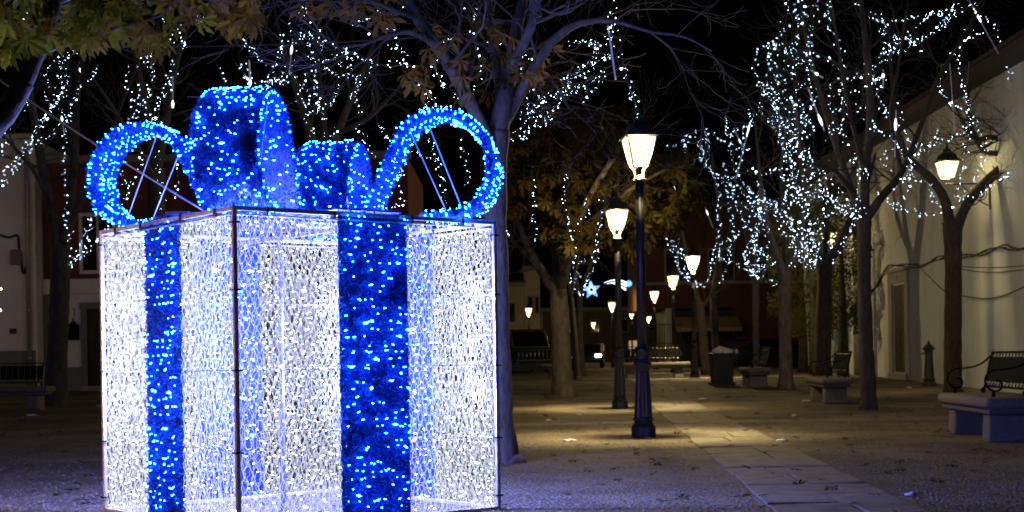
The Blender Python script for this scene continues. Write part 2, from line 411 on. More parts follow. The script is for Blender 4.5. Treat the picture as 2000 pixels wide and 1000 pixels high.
for li, base_a in enumerate((225, 315, 135, 45)):
    an = math.radians(base_a) + bow_rot; dr = Vector((math.cos(an), math.sin(an), 0)); sd = Vector((-dr.y, dr.x, 0))
    cc = Vector((S / 2, S / 2, S + 0.03)); ht = (1.0, 1.0, 0.98, 0.97)[li]
    cpts = [cc + dr * p + UP * q * ht for p, q in curve]
    sh = MB(); vs = []
    nrm = []
    for i, p in enumerate(cpts):
        t = (cpts[min(i + 1, len(cpts) - 1)] - cpts[max(i - 1, 0)]).normalized(); nrm.append(sd.cross(t).normalized())
        for off in (-0.003, 0.003):
            vs += [p - sd * WB / 2 + nrm[-1] * off, p + sd * WB / 2 + nrm[-1] * off]
    fs = []
    for i in range(len(cpts) - 1):
        q = 4 * i; fs += [(q, q + 1, q + 5, q + 4), (q + 2, q + 6, q + 7, q + 3), (q, q + 4, q + 6, q + 2), (q + 1, q + 3, q + 7, q + 5)]
    sh.add(vs, fs); bo = sh.build('bow_loop', sheet_m, box)
    tb = MB(); N = len(cpts) - 1
    def surf(r, cpts=cpts, nrm=nrm, sd=sd):
        i = r.uniform(0.08, 1) * N; k = min(int(i), N - 1); f = i - k
        s = 1 if r.random() < 0.6 else -1
        if r.random() < 0.2: e = r.choice((-1, 1)); return cpts[k].lerp(cpts[k + 1], f) + sd * e * WB / 2, (sd * e + nrm[k] * r.uniform(-1, 1)).normalized(), UP
        return cpts[k].lerp(cpts[k + 1], f) + sd * r.uniform(-.5, .5) * WB, nrm[k] * s, UP
    blades(tb, surf, 22000, 300 + li, 0.018, 0.042)
    to = tb.build('tinsel', tinsel_m, bo); to['kind'] = 'stuff'
    lb = MB(); r = random.Random(40 + li)
    for q in range(470):
        i = r.uniform(0.1, 1) * N; k = int(min(i, N - 1)); s = 1 if r.random() < 0.5 else -1
        p = cpts[k].lerp(cpts[k + 1], i - k) + sd * r.uniform(-.48, .48) * WB + nrm[k] * s * 0.04
        big = 1.9 if r.random() < 0.05 else r.uniform(0.65, 1.15)
        lb.octa(p, 0.0044 * big, (sd + UP * r.gauss(0, .4)).normalized(), r.uniform(1.2, 2.6))
    for q in range(60):
        k = r.randrange(6, N); e = r.choice((-1, 1)); lb.octa(cpts[k] + sd * e * (WB / 2 + 0.012), 0.006, nrm[k], r.uniform(1.2, 2.4))
    lo = lb.build('bow_leds', ledb, bo); lo['kind'] = 'stuff'
    rods = MB()
    for e, (ra, za, rb, zb) in enumerate(((0.86, 0.6, 1.12, 0.01), (0.95, 0.66, 1.2, 0.01))):
        s_ = -0.6 if e == 0 else 0.6
        MB().tube([cc + dr * ra + UP * za * ht + sd * s_ * WB / 2, cc + dr * rb + UP * zb + sd * s_ * WB / 2], 0.0042, 6).build('support_rod', mat('white_rod', (0.7, 0.72, 0.8), 0.4, 0.3), box)

# ------------------------------------------------------------------ golden ball ornament, only its rim in view
gold_led = emis('gold_led', (1.0, 0.62, 0.25), 180.0); gold_t = mat('gold_tinsel', (0.6, 0.34, 0.07), 0.3, 0.6, island=0.6); gold_s = mat('gold_backing', (0.16, 0.085, 0.02), 0.6)
BC = Vector((-4.275, 9.1, 1.5)); BR = 0.98
ball = empty('ball_ornament', (BC.x, BC.y, 0)); tag(ball, 'giant golden lit ball, only its glittering rim showing at the left edge', 'light decoration'); cz = Vector((0, 0, BC.z))
bm_ = MB(); bm_.lathe([(max(0.01, (BR - 0.03) * math.sin(PI * i / 20)), BC.z - (BR - 0.03) * math.cos(PI * i / 20)) for i in range(21)], 32); bm_.build('shell', gold_s, ball, True)
tb = MB()
def surf(r):
    v = Vector((r.gauss(0, 1), r.gauss(0, 1), r.gauss(0, 1))).normalized(); return cz + v * (BR - 0.03), v, UP
blades(tb, surf, 16000, 5, 0.02, 0.05); to = tb.build('tinsel', gold_t, ball); to['kind'] = 'stuff'
lb = MB(); r = random.Random(8)
for i in range(900):
    v = Vector((r.gauss(0, 1), r.gauss(0, 1), r.gauss(0, 1))).normalized(); lb.octa(cz + v * (BR + 0.012), 0.005, v.orthogonal(), 2.0)
lo = lb.build('ball_leds', gold_led, ball); lo['kind'] = 'stuff'
MB().lathe([(0.5, 0), (0.5, 0.06), (0.2, 0.1), (0.08, 0.12), (0.08, 0.6)], 20).build('stand', alu, ball, True)

# ------------------------------------------------------------------ street lamps
glass_l = bpy.data.materials.new('lantern_glass'); glass_l.use_nodes = True
_n = glass_l.node_tree.nodes; _l = glass_l.node_tree.links
for x_ in list(_n):
    if x_.type != 'OUTPUT_MATERIAL': _n.remove(x_)
_o = [x_ for x_ in _n if x_.type == 'OUTPUT_MATERIAL'][0]
_e = _n.new('ShaderNodeEmission'); _e.inputs[0].default_value = (1.0, 0.87, 0.5, 1); _e.inputs[1].default_value = 2.0
_t = _n.new('ShaderNodeBsdfTransparent'); _t.inputs[0].default_value = (0.15, 0.147, 0.14, 1)
_a = _n.new('ShaderNodeAddShader'); _l.new(_e.outputs[0], _a.inputs[0]); _l.new(_t.outputs[0], _a.inputs[1]); _l.new(_a.outputs[0], _o.inputs[0])
glass_l.cycles.emission_sampling = 'NONE'
WARM = (1.0, 0.75, 0.34)
def lantern(root, z0, s=1.0, power=LAMP_W, rz=0.14):
    """glass z0..z0+.34, bottom width .21, top .37"""
    b0, t0, h = 0.105 * s, 0.185 * s, 0.34 * s
    R = Matrix.Rotation(rz, 3, 'Z')
    def q(x, y, z): return R @ Vector((x, y, z))
    cb = [(-1, -1), (1, -1), (1, 1), (-1, 1)]
    for i in range(4):
        (ax, ay), (bx, by) = cb[i], cb[(i + 1) % 4]; e = 0.99
        MB().add([q(ax * b0 * e, ay * b0 * e, z0), q(bx * b0 * e, by * b0 * e, z0), q(bx * t0 * e, by * t0 * e, z0 + h + 0.0135), q(ax * t0 * e, ay * t0 * e, z0 + h + 0.0135)], [(0, 1, 2, 3)]).build('glass_pane', glass_l, root)
    fr = MB()
    for x, y in cb:
        fr.tube([q(x * b0, y * b0, z0 - 0.01), q(x * t0, y * t0, z0 + h)], 0.009 * s, 5)
        fr.octa(q(x * t0 * 1.1, y * t0 * 1.1, z0 + h + 0.01), 0.018 * s, UP, 1.6)
    for zz, ww in ((z0, b0), (z0 + h, t0)):
        for i in range(4):
            (ax, ay), (bx, by) = cb[i], cb[(i + 1) % 4]; fr.tube([q(ax * ww, ay * ww, zz), q(bx * ww, by * ww, zz)], 0.010 * s, 5)
    fr.build('lantern_frame', iron, root)
    cap = MB(); cap.lathe([(t0 * 1.5, z0 + h + 0.012), (t0 * 1.5, z0 + h + 0.03), (t0 * 1.25, z0 + h + 0.06), (t0 * 1.0, z0 + h + 0.15 * s), (t0 * 0.5, z0 + h + 0.2 * s), (t0 * 0.45, z0 + h + 0.24 * s), (t0 * 0.3, z0 + h + 0.27 * s)], 4, rot=rz + PI / 4)
    co = cap.build('lantern_roof', iron, root, bevel=0.004, segs=1)
    MB().lathe([(0.02 * s, z0 + h + 0.265 * s), (0.034 * s, z0 + h + 0.3 * s), (0.012 * s, z0 + h + 0.34 * s), (0.02 * s, z0 + h + 0.36 * s), (0.003, z0 + h + 0.4 * s)], 8).build('finial', iron, co)
    light(root, 'lamp_light', (0, 0, z0 + h * 0.62), power, WARM, 0.05 * s)
def lamp_post(loc, rz, label, detail=True, power=LAMP_W):
    r = empty('street_lamp', loc, rz); tag(r, label, 'street lamp', 'iron street lamps')
    n = 16
    pl = MB().lathe([(0.165, 0), (0.165, 0.12), (0.15, 0.15), (0.125, 0.18), (0.12, 0.2)], 8, rot=PI / 8); pl.build('plinth', iron, r, bevel=0.006, segs=1)
    MB().lathe([(0.118, 0.2), (0.135, 0.215), (0.135, 0.235), (0.118, 0.25)], 24).build('ring', iron, r, True)
    MB().lathe([(0.118, 0.25), (0.112, 0.4), (0.1, 0.62), (0.088, 0.8), (0.086, 0.84)], 32 if detail else 16, flute=0.07 if detail else 0).build('fluted_base', iron, r)
    MB().lathe([(0.086, 0.84), (0.095, 0.86), (0.095, 0.9), (0.11, 0.915), (0.118, 0.94), (0.11, 0.965), (0.09, 0.98), (0.086, 1.06), (0.1, 1.075), (0.104, 1.11), (0.1, 1.14), (0.072, 1.155), (0.066, 1.17)], 24).build('collar', iron, r, True)
    MB().lathe([(0.066, 1.17), (0.06, 2.3), (0.055, 3.3)], 20).build('shaft', iron, r, True)
    MB().lathe([(0.056, 3.29), (0.085, 3.3), (0.085, 3.315), (0.06, 3.325), (0.05, 3.345), (0.02, 3.36)], 16).build('cup', mat('brass', (0.5, 0.42, 0.25), 0.35, 0.8, var=0.3), r, True)
    for i in range(4):
        a = PI / 4 + i * PI / 2 + 0.14; c_, s_ = math.cos(a), math.sin(a)
        MB().tube([(c_ * p, s_ * p, z) for p, z in ((0.07, 3.32), (0.07, 3.38), (0.09, 3.44), (0.135, 3.48), (0.15, 3.495), (0.16, 3.47))], 0.009, 5).build('scroll_bracket', MAT['brass'], r)
    lantern(r, 3.5, power=power)
    return r
lamp_post(G(1257, 853), 0.0, 'tall dark iron lamp post with lit lantern, the largest, beside the paved path')
lamp_post(G(1211, 797), 0.02, 'lit iron lamp post standing just behind the largest lamp, to its left')
lamp_post(G(1357, 739), 0.05, 'lit lamp post just left of the overflowing litter bin')
for px, D, lab in ((1317, 57, 'small lit lamp beyond the bench, left of the lamp by the litter bin'),
                   (1280, 71, 'small distant lamp seen right of the largest lamp shaft'),
                   (1235, 102, 'tiny distant lamp between the two large lamp posts'),
                   (1034, 93, 'distant lamp in front of the pale terraced houses'),
                   (1160, 136, 'tiniest distant lamp to the right of the tree trunk below the blue star'),
                   (1197, 85, 'distant lamp partly behind the second lamp post shaft'),
                   (1022, 128, 'tiny distant lamp left of the lamp before the terraced houses'), (1291, 112, 'tiny far lamp just right of the lamp beside the largest shaft'),
                   (1006, 150, 'smallest far lamp at the left end of the terraced houses'), (1268, 118, 'tiny far lamp immediately right of the largest lamp shaft')):
    lamp_post(GX(px, D), 0.1, lab, False, LAMP_W * 0.4)

lamp_post(Vector((-16.5, 34.0, gz(34.0))), 0.0, 'street lamp in front of the white house, just outside the picture', False, LAMP_W * 0.2)

# wall lanterns on scroll brackets
WX = 11.2
def wall_lantern(px, py, D, label):
    p = P(px, py, D); r = empty('wall_lantern', (p.x, p.y, p.z - 0.2)); tag(r, label, 'wall lantern', 'lanterns on the white wall')
    ln = WX - p.x
    MB().tube([(0, 0, -0.02), (0, 0, -0.12)], 0.02, 8).build('stem', iron, r)
    MB().tube([(-0.05, 0, -0.13), (ln, 0, -0.13)], 0.018, 6).build('bracket_arm', iron, r)
    sp = [(ln - 0.06 - 0.02 * 0, 0, -0.62)]
    pts = []
    for i in range(40):
        t = i / 39 * 2.6 * 2 * PI; rr = 0.19 * (1 - i / 48); pts.append((ln - 0.23 + rr * math.cos(t + PI / 2), 0, -0.36 + rr * math.sin(t + PI / 2)))
    MB().tube(pts, 0.012, 5).build('scroll', iron, r)
    MB().tube([(ln - 0.95 * ln + 0.25, 0, -0.14), (ln - 0.55, 0, -0.26), (ln - 0.36, 0, -0.48), (ln - 0.02, 0, -0.66)], 0.014, 5).build('brace', iron, r)
    MB().box((ln - 0.02, 0, -0.35), (0.03, 0.07, 0.75)).build('wall_plate', iron, r)
    lantern(r, 0.0, 1.15, WALL_W, 0.1)
wall_lantern(1850, 332, 33.5, 'lit lantern on a scrolled bracket above the forked tree by the wall')
wall_lantern(1619, 466, 46.5, 'lit lantern farther along the wall, glowing among the cypress leaves')

# ------------------------------------------------------------------ white church wall on the right
church = empty('church', (WX, 30, 0)); tag(church, 'long white plastered building with tiled eave and stone door frame', 'building')
def cb_(name, x0, x1, y0, y1, z0, z1, m, par=church, off=(WX, 30, 0), bevel=0.0):
    bb = MB().box(((x0 + x1) / 2, (y0 + y1) / 2, (z0 + z1) / 2), (x1 - x0, y1 - y0, z1 - z0))
    return bb.build(name, m, par, off=off, bevel=bevel, segs=1)
DY0, DY1, DZ0, DZ1 = 40.85, 42.2, 0.42, 2.95
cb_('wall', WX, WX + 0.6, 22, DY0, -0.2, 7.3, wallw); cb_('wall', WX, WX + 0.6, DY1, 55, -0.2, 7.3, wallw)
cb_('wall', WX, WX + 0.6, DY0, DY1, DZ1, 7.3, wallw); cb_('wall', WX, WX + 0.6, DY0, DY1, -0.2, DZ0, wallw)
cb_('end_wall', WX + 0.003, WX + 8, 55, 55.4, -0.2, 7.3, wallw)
dfr = cb_('door_frame', WX - 0.05, WX + 0.12, DY1 - 0.0, DY1 + 0.42, 0.2, 3.0, stone, bevel=0.01)
cb_('door_frame', WX - 0.05, WX + 0.12, DY0 - 0.42, DY0, 0.2, 3.0, stone, bevel=0.01)
cb_('lintel', WX - 0.055, WX + 0.12, DY0 - 0.42, DY1 + 0.42, 3.0, 3.32, stone, bevel=0.01)
cb_('cornice', WX - 0.1, WX + 0.1, DY0 - 0.5, DY1 + 0.5, 3.325, 3.42, stone, bevel=0.01)
cb_('door_step', WX - 0.12, WX + 0.2, DY0 - 0.3, DY1 + 0.3, 0.1, 0.4, stone, bevel=0.01)
dl = cb_('door_leaf', WX + 0.04, WX + 0.10, DY0, DY1, DZ0, DZ1, wood)
for i in range(4):
    for j in range(2):
        cb_('door_panel', WX + 0.025, WX + 0.04, DY0 + 0.1 + j * 0.62, DY0 + 0.62 + j * 0.62, DZ0 + 0.12 + i * 0.6, DZ0 + 0.6 + i * 0.6, wood, dl, bevel=0.005)
cb_('house_number', WX - 0.058, WX - 0.05, 41.5, 41.56, 3.08, 3.24, cable)
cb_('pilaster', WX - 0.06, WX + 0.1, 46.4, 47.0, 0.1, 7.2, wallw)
MB().tube([(WX - 0.12, 46.3, 0.25), (WX - 0.12, 46.3, 7.3)], 0.09, 10).build('downpipe', mat('zinc', (0.42, 0.42, 0.4), 0.5, 0.4, var=0.3), church, True, off=(WX, 30, 0))
for z in (1.6, 4.4, 6.2): MB().tube([(WX - 0.12, 46.3, z), (WX - 0.12, 46.3, z + 0.1)], 0.105, 10).build('pipe_band', iron, church, off=(WX, 30, 0))
ev = MB(); y = 22.0
for i in range(132):
    yy = 22.1 + i * 0.25
    pts = []
    n0 = len(ev.v); ring = []
    for (x, z) in ((WX - 0.62, 7.52), (WX + 4.5, 9.6)):
        for q in range(5):
            a = PI * q / 4; ring.append((x, yy + 0.12 * math.cos(a), z + 0.1 * math.sin(a)))
    ev.add(ring, [(q, q + 1, q + 6, q + 5) for q in range(4)] + [(0, 1, 2, 3, 4)])
eo = ev.build('roof_tiles', tilem, church, off=(WX, 30, 0)); eo['kind'] = 'stuff'
MB().add([(WX - 0.55, 22, 7.3), (WX + 0.55, 22, 7.3), (WX + 4.5, 22, 9.5), (WX - 0.6, 22, 7.5), (WX - 0.55, 55.4, 7.3), (WX + 0.55, 55.4, 7.3), (WX + 4.5, 55.4, 9.5), (WX - 0.6, 55.4, 7.5)],
         [(0, 1, 2, 3), (4, 7, 6, 5), (0, 4, 5, 1), (1, 5, 6, 2), (2, 6, 7, 3), (3, 7, 4, 0)]).build('eave', mat('eave_wood', (0.03, 0.022, 0.016), 0.8, var=0.4), church, off=(WX, 30, 0))
def wallpt(px, py, off=0.03):
    D = (WX - off) * F_PX / (px - 1000); return P(px, py, D)
def swag(name, pts, r, label, n=24, strands=1):
    ps = catmull([tuple(wallpt(*p)) for p in pts], 8); bb = MB(); rg = random.Random(len(pts) * 7)
    for s in range(strands):
        ph = rg.random() * 6; am = 0 if strands == 1 else 0.045
        bb.tube([(p[0] - 0.02 * s % 0.06, p[1], p[2] + am * math.sin(i * 0.23 + ph) + (rg.gauss(0, 0.008) if strands > 1 else 0)) for i, p in enumerate(ps)], r, 5)
    tag(bb.build(name, cable), label, 'cable', 'cables on the white wall')
swag('wall_cable', [(1660, 585), (1690, 575), (1712, 560), (1735, 524), (1760, 519), (1800, 519), (1830, 505), (1848, 503), (1880, 500), (1910, 497), (1935, 490), (1962, 482), (1985, 486), (2040, 480)], 0.017, 'thick bundle of black cables sagging along the wall above the door', strands=4)
swag('wall_cable', [(1850, 514), (1890, 521), (1940, 523), (2000, 519), (2040, 516)], 0.012, 'upper of two thin cables just below the thick cable bundle')
swag('wall_cable', [(1850, 518), (1890, 528), (1940, 532), (2000, 527), (2040, 523)], 0.012, 'lower of two thin cables just below the thick cable bundle')
swag('wall_cable', [(1775, 503), (1790, 515), (1815, 540), (1845, 568), (1880, 578), (1925, 583), (1960, 577), (2000, 560), (2040, 540)], 0.014, 'single black cable hanging in a deep sag across the wall')

# drinking fountain
fp = G(1815, 754); r = empty('drinking_fountain', fp); tag(r, 'old cast iron drinking fountain with pointed cap by the white wall', 'fountain')
fi_m = mat('fountain_iron', (0.05, 0.055, 0.035), 0.5, 0.3, var=0.4, scale=20, bump=0.2, bscale=60)
MB().lathe([(0.19, 0), (0.19, 0.07), (0.15, 0.1), (0.15, 0.14), (0.17, 0.17), (0.135, 0.2), (0.125, 0.4), (0.105, 0.7), (0.1, 0.8)], 16, flute=0.03).build('body', fi_m, r)
MB().lathe([(0.1, 0.8), (0.11, 0.82), (0.1, 0.84), (0.1, 0.9), (0.15, 0.93), (0.15, 0.97), (0.14, 0.98)], 16).build('neck', fi_m, r)
MB().lathe([(0.145, 0.98), (0.13, 1.0), (0.07, 1.05), (0.035, 1.08), (0.03, 1.1), (0.038, 1.12), (0.004, 1.16)], 8).build('cap', fi_m, r)
MB().tube([(-0.08, 0, 0.83), (-0.2, 0, 0.83), (-0.24, 0, 0.8)], 0.022, 8).build('spout', mat('brass', (0.5, 0.42, 0.25), 0.35, 0.8), r)
MB().tube([(-0.1, -0.06, 0.87), (-0.1, 0.06, 0.87)], 0.012, 6).build('tap', iron, r)

# ------------------------------------------------------------------ benches
def make_bench():
    r = empty('stone_bench'); L = 2.3
    MB().box((0, 0, 0.45), (L, 0.62, 0.13)).build('seat', granite, r, True, bevel=0.055, segs=4)
    MB().box((0, 0, 0.352), (L - 0.22, 0.5, 0.06), taper=1.06).build('seat_bed', granite, r, bevel=0.012, segs=1)
    for s in (-1, 1): MB().box((s * 0.78, 0, 0.16), (0.3, 0.46, 0.325), taper=0.94).build('leg', granite, r, bevel=0.03, segs=3)
    yb = -0.2; Hb = 0.42; z0 = 0.6; half = 0.86
    def bk(x, z): return (x, yb - 0.12 * (z - 0.5) / 0.5, z)
    for z in (z0, z0 + Hb): MB().tube([bk(-half, z), bk(half, z)], 0.014, 6).build('rail', iron_blk, r)
    for s in (-1, 1):
        MB().tube([bk(s * half, 0.51), bk(s * half, z0 + Hb + 0.005)], 0.018, 6).build('post', iron_blk, r)
        MB().lathe([(0.008, -0.04), (0.03, -0.02), (0.03, 0.01), (0.01, 0.03)], 8, c=(s * half, yb, 0.555)).build('foot', iron_blk, r)
        pts = catmull([bk(s * half, z0 + Hb - 0.03), (s * half, -0.16, 0.87), (s * half, 0.0, 0.83), (s * half, 0.14, 0.82), (s * half, 0.22, 0.77), (s * half, 0.24, 0.69), (s * half, 0.2, 0.61), (s * half, 0.12, 0.58), (s * half, 0.06, 0.62), (s * half, 0.07, 0.69), (s * half, 0.12, 0.70)], 5)
        MB().tube(pts, 0.013, 6).build('armrest', iron_blk, r)
        MB().lathe([(0.02, 0.5), (0.026, 0.53), (0.012, 0.585)], 8, c=(s * half, 0.15, 0)).build('foot', iron_blk, r)
    n = 13
    sl = None
    for i in range(n):
        x = -half + (i + 0.5) * 2 * half / n; a, c = bk(x, z0 + 0.01), bk(x, z0 + Hb - 0.01)
        if sl is None:
            sb = MB(); R = Matrix.Rotation(0.235, 3, 'X')
            sb.box((0, (a[1] + c[1]) / 2, (a[2] + c[2]) / 2), (0.12, 0.012, Hb - 0.11), R)
            sb.tube([(0, a[1], a[2]), (0, c[1], c[2])], 0.008, 5)
            sl = sb.build('slat', iron_blk, r); sl.location.x = x
            kb = MB()
            for f in (0.09, 0.91):
                p = Vector(a).lerp(Vector(c), f); kb.octa((0, p.y, p.z), 0.016, UP, 1.3)
            ko = kb.build('knob', barem, sl)
        else:
            o = sl.copy(); C.objects.link(o); o.location.x = x
            o2 = ko.copy(); C.objects.link(o2); o2.parent = o
    return r
bench0 = make_bench()
TURN = math.radians(90 - 3)
spots = [((5.66, 17.2), TURN, 'nearest granite bench with black slatted iron back, cut by the frame, before the white wall'),
         ((6.4, 29.2), TURN, 'granite bench with iron back immediately left of the slim tree before the doorway'),
         ((6.35, 37.7), TURN, 'granite bench with iron back beside the overflowing litter bin'),
         ((4.6, 46.6), PI, 'granite bench seen from the front between the largest lamp and the third lamp'),
         ((0.55, 46.6), PI, 'dim granite bench left of the leafy tree trunk, behind the gift box tree'),
         ((-11.2, 31.4), PI, 'granite bench with curled iron armrest in front of the old white house')]
for i, ((x, y), rz, lab) in enumerate(spots):
    o = bench0 if i == 0 else copy_tree(bench0)
    o.location = (x, y, gz(y) - 0.003); o.rotation_euler = (0, 0, rz); tag(o, lab, 'bench', 'granite benches')

# ------------------------------------------------------------------ litter bin
bp_ = G(1410, 752); r = empty('litter_bin', bp_, 0.1); tag(r, 'black square litter bin overflowing with white rubbish beside the benches', 'litter bin')
binm = mat('bin_plastic', (0.015, 0.016, 0.018), 0.5, var=0.3, scale=20)
MB().box((0, 0, 0.04), (0.62, 0.62, 0.08)).build('base', binm, r, bevel=0.01)
MB().box((0, 0, 0.45), (0.52, 0.52, 0.74), taper=1.06).build('body', binm, r, bevel=0.02)
MB().box((0, 0, 0.84), (0.6, 0.6, 0.06)).build('rim', binm, r, bevel=0.015)
for i in range(5): MB().box((-0.2 + i * 0.1, -0.272, 0.45), (0.03, 0.02, 0.6)).build('rib', binm, r)
paper = mat('paper', (0.75, 0.74, 0.7), 0.8, var=0.3, scale=20)
rg = random.Random(5)
def crumple(name, c, s, m, parent=None, seed=0, flat=1.0):
    bm = bmesh.new(); bmesh.ops.create_icosphere(bm, subdivisions=2, radius=1); q = random.Random(seed)
    for v in bm.verts: v.co = Vector((v.co.x * s[0], v.co.y * s[1], v.co.z * s[2])) * q.uniform(0.65, 1.15)
    me = bpy.data.meshes.new(name); bm.to_mesh(me); bm.free(); me.materials.append(m)
    o = bpy.data.objects.new(name, me); C.objects.link(o); o.location = c; o.parent = parent; return o
for i, (dx, dy, dz, s, lb) in enumerate(((-0.12, -0.1, 0.93, 0.13, 'crumpled white bag at the left of the rubbish heaped on the litter bin'), (0.1, -0.12, 0.92, 0.12, 'crumpled white bag in front on the heap on the litter bin'), (0.2, 0.05, 0.91, 0.11, 'crumpled white bag at the right edge of the litter bin'), (0.0, 0.08, 0.97, 0.13, 'topmost crumpled white bag on the litter bin'))):
    tag(crumple('rubbish_bag', bp_ + Vector((dx, dy, dz)), (s, s, s * 0.8), paper, None, i), lb, 'rubbish', 'rubbish on the bin')
tag(crumple('rubbish_bag', G(1440, 752) + Vector((0, 0, 0.07)), (0.13, 0.1, 0.08), paper, None, 9), 'crumpled white bag lying on the ground beside the litter bin', 'rubbish')
for i, (px, py, s, lb) in enumerate(((1373, 780, 0.1, 'white paper scrap on earth right of the path near the litter bin'), (1575, 784, 0.1, 'white paper scrap at the foot of the second bench'), (1551, 813, 0.05, 'small white scrap on the strip of slabs right of the path'),
                                     (1527, 862, 0.07, 'pale scrap lying on the right edge of the path'), (1112, 862, 0.09, 'white paper scrap on the lit earth left of the largest lamp'), (1072, 822, 0.07, 'pale paper scrap on earth between leafy tree and gift box tree'),
                                     (63, 812, 0.14, 'white paper scrap on earth in front of the left bench'), (195, 794, 0.09, 'pale paper scrap by the corner of the gift box near the house'), (1775, 758, 0.08, 'white scrap on the ground near the drinking fountain'), (1132, 811, 0.06, 'tiny scrap on the lit earth before the second lamp'), (1780, 969, 0.05, 'blue tinted scrap on dark earth at lower right'))):
    tag(crumple('paper_scrap', G(px, py) + Vector((0, 0, 0.012)), (s, s * 0.7, 0.02), paper, None, 30 + i), lb, 'litter', 'scraps of litter')

# ------------------------------------------------------------------ houses on the left
h1 = empty('white_house', (-20, 42, 0.3)); tag(h1, 'tall old white house with cornice and downpipe at the far left', 'house'); HO = (-20, 42, 0.3)
wallold = mat('old_white_plaster', (0.74, 0.74, 0.74), 0.9, col2=(0.6, 0.6, 0.61), scale=1.1, bump=0.25, bscale=12)
cb_('wall', -26, -13.85, 42, 50, 0, 7.6, wallold, h1, HO); cb_('plinth', -25.9, -13.9, 41.97, 42, 0, 1.45, wallg, h1, HO)
cb_('cornice', -26.1, -13.75, 41.85, 42.0, 7.35, 7.6, wallold, h1, HO, 0.02); cb_('cornice', -26.2, -13.65, 41.7, 41.99, 7.61, 7.75, wallold, h1, HO, 0.02)
cb_('string_course', -26, -13.85, 41.94, 42, 4.35, 4.5, wallold, h1, HO)
MB().tube([(-14.05, 41.9, 0.3), (-14.05, 41.9, 6.2), (-14.05, 41.85, 7.4)], 0.06, 8).build('downpipe', MAT['zinc'], h1, True, off=HO)
for z in (1.2, 2.6, 4.0, 5.6): MB().tube([(-14.05, 41.9, z), (-14.05, 41.9, z + 0.06)], 0.075, 8).build('pipe_band', MAT['zinc'], h1, off=HO)
cb_('meter_box', -14.55, -14.25, 41.85, 42, 3.95, 4.4, wallg, h1, HO, 0.02)
MB().tube(catmull([(-16, 41.93, 5.0), (-15, 41.92, 4.85), (-14.6, 41.92, 4.75), (-14.35, 41.92, 4.8), (-14.3, 41.92, 4.3), (-14.2, 41.92, 3.7), (-14.1, 41.92, 3.9)], 5), 0.035, 5).build('cable', cable, h1, off=HO)
cb_('wall_tap', -14.62, -14.45, 41.9, 42, 1.95, 2.1, iron, h1, HO)
h2 = empty('red_house', (-11, 42.6, 0.3)); tag(h2, 'house with pale ground floor, dark red upper floor and panelled wooden door', 'house'); HO = (-11, 42.6, 0.3)
redw = mat('dark_red_render', (0.16, 0.05, 0.035), 0.9, var=0.3, scale=1.5)
cb_('wall', -13.84, -3, 42.6, 50, 0, 3.2, wallold, h2, HO); cb_('upper_wall', -13.84, -3, 42.6, 50, 3.2, 7.0, redw, h2, HO)
cb_('plinth', -13.82, -12.55, 42.56, 42.6, 0, 0.95, wallg, h2, HO); cb_('plinth', -11.65, -3, 42.56, 42.6, 0, 0.95, wallg, h2, HO)
cb_('string_course', -13.84, -3, 42.45, 42.6, 3.1, 3.55, wallold, h2, HO, 0.03); cb_('eave', -13.9, -2.9, 42.2, 42.6, 6.95, 7.15, stone, h2, HO)
cb_('corner_strip', -13.84, -13.62, 42.53, 42.6, 0.96, 3.1, wallg, h2, HO)
for i in range(4): cb_('quoin', -13.615, -13.42, 42.54, 42.6, 1.25 + 0.45 * i, 1.47 + 0.45 * i, mat('pale_quoin', (0.55, 0.55, 0.54), 0.9), h2, HO)
cb_('door_frame', -12.72, -12.55, 42.5, 42.6, 0.3, 2.65, wallg, h2, HO); cb_('door_frame', -11.65, -11.48, 42.5, 42.6, 0.3, 2.65, wallg, h2, HO); cb_('lintel', -12.75, -11.45, 42.48, 42.6, 2.655, 2.85, wallg, h2, HO)
d2 = cb_('door', -12.55, -11.65, 42.56, 42.6, 0.35, 2.65, wood, h2, HO); cb_('door_step', -12.7, -11.5, 42.3, 42.6, 0.2, 0.38, stone, h2, HO)
for i in range(7):
    for j in range(2): cb_('door_panel', -12.5 + j * 0.43, -12.13 + j * 0.43, 42.535, 42.56, 0.45 + i * 0.31, 0.7 + i * 0.31, wood, d2, HO, 0.012)
for x in (-12.2, -10.0, -7.8): 
    wf = cb_('window', x - 0.55, x + 0.55, 42.55, 42.6, 3.7, 5.5, wallold, h2, HO); cb_('pane', x - 0.45, x - 0.03, 42.54, 42.55, 3.8, 5.4, glassd, wf, HO); cb_('pane', x + 0.03, x + 0.45, 42.54, 42.55, 3.8, 5.4, glassd, wf, HO)
mb_ = empty('mailbox', (-12.93, 42.45, 1.75)); tag(mb_, 'black mailbox fixed on the wall beside the panelled door', 'mailbox')
MB().prism([(-0.14, 0), (0.14, 0), (0.14, 0.42), (0, 0.55), (-0.14, 0.42)], 'y', -0.08, 0.12).build('box', iron_blk, mb_); MB().lathe([(0.01, 0.54), (0.03, 0.6), (0.004, 0.66)], 6).build('finial', iron_blk, mb_)
nb = MB().box((-12.95, 42.59, 2.86 - 0.2), (0.1, 0.01, 0.025)); nb.tube([(-12.905, 42.59, 2.65), (-12.95, 42.59, 2.45)], 0.013, 4)
nb.build('house_number', cable, h2, off=HO)

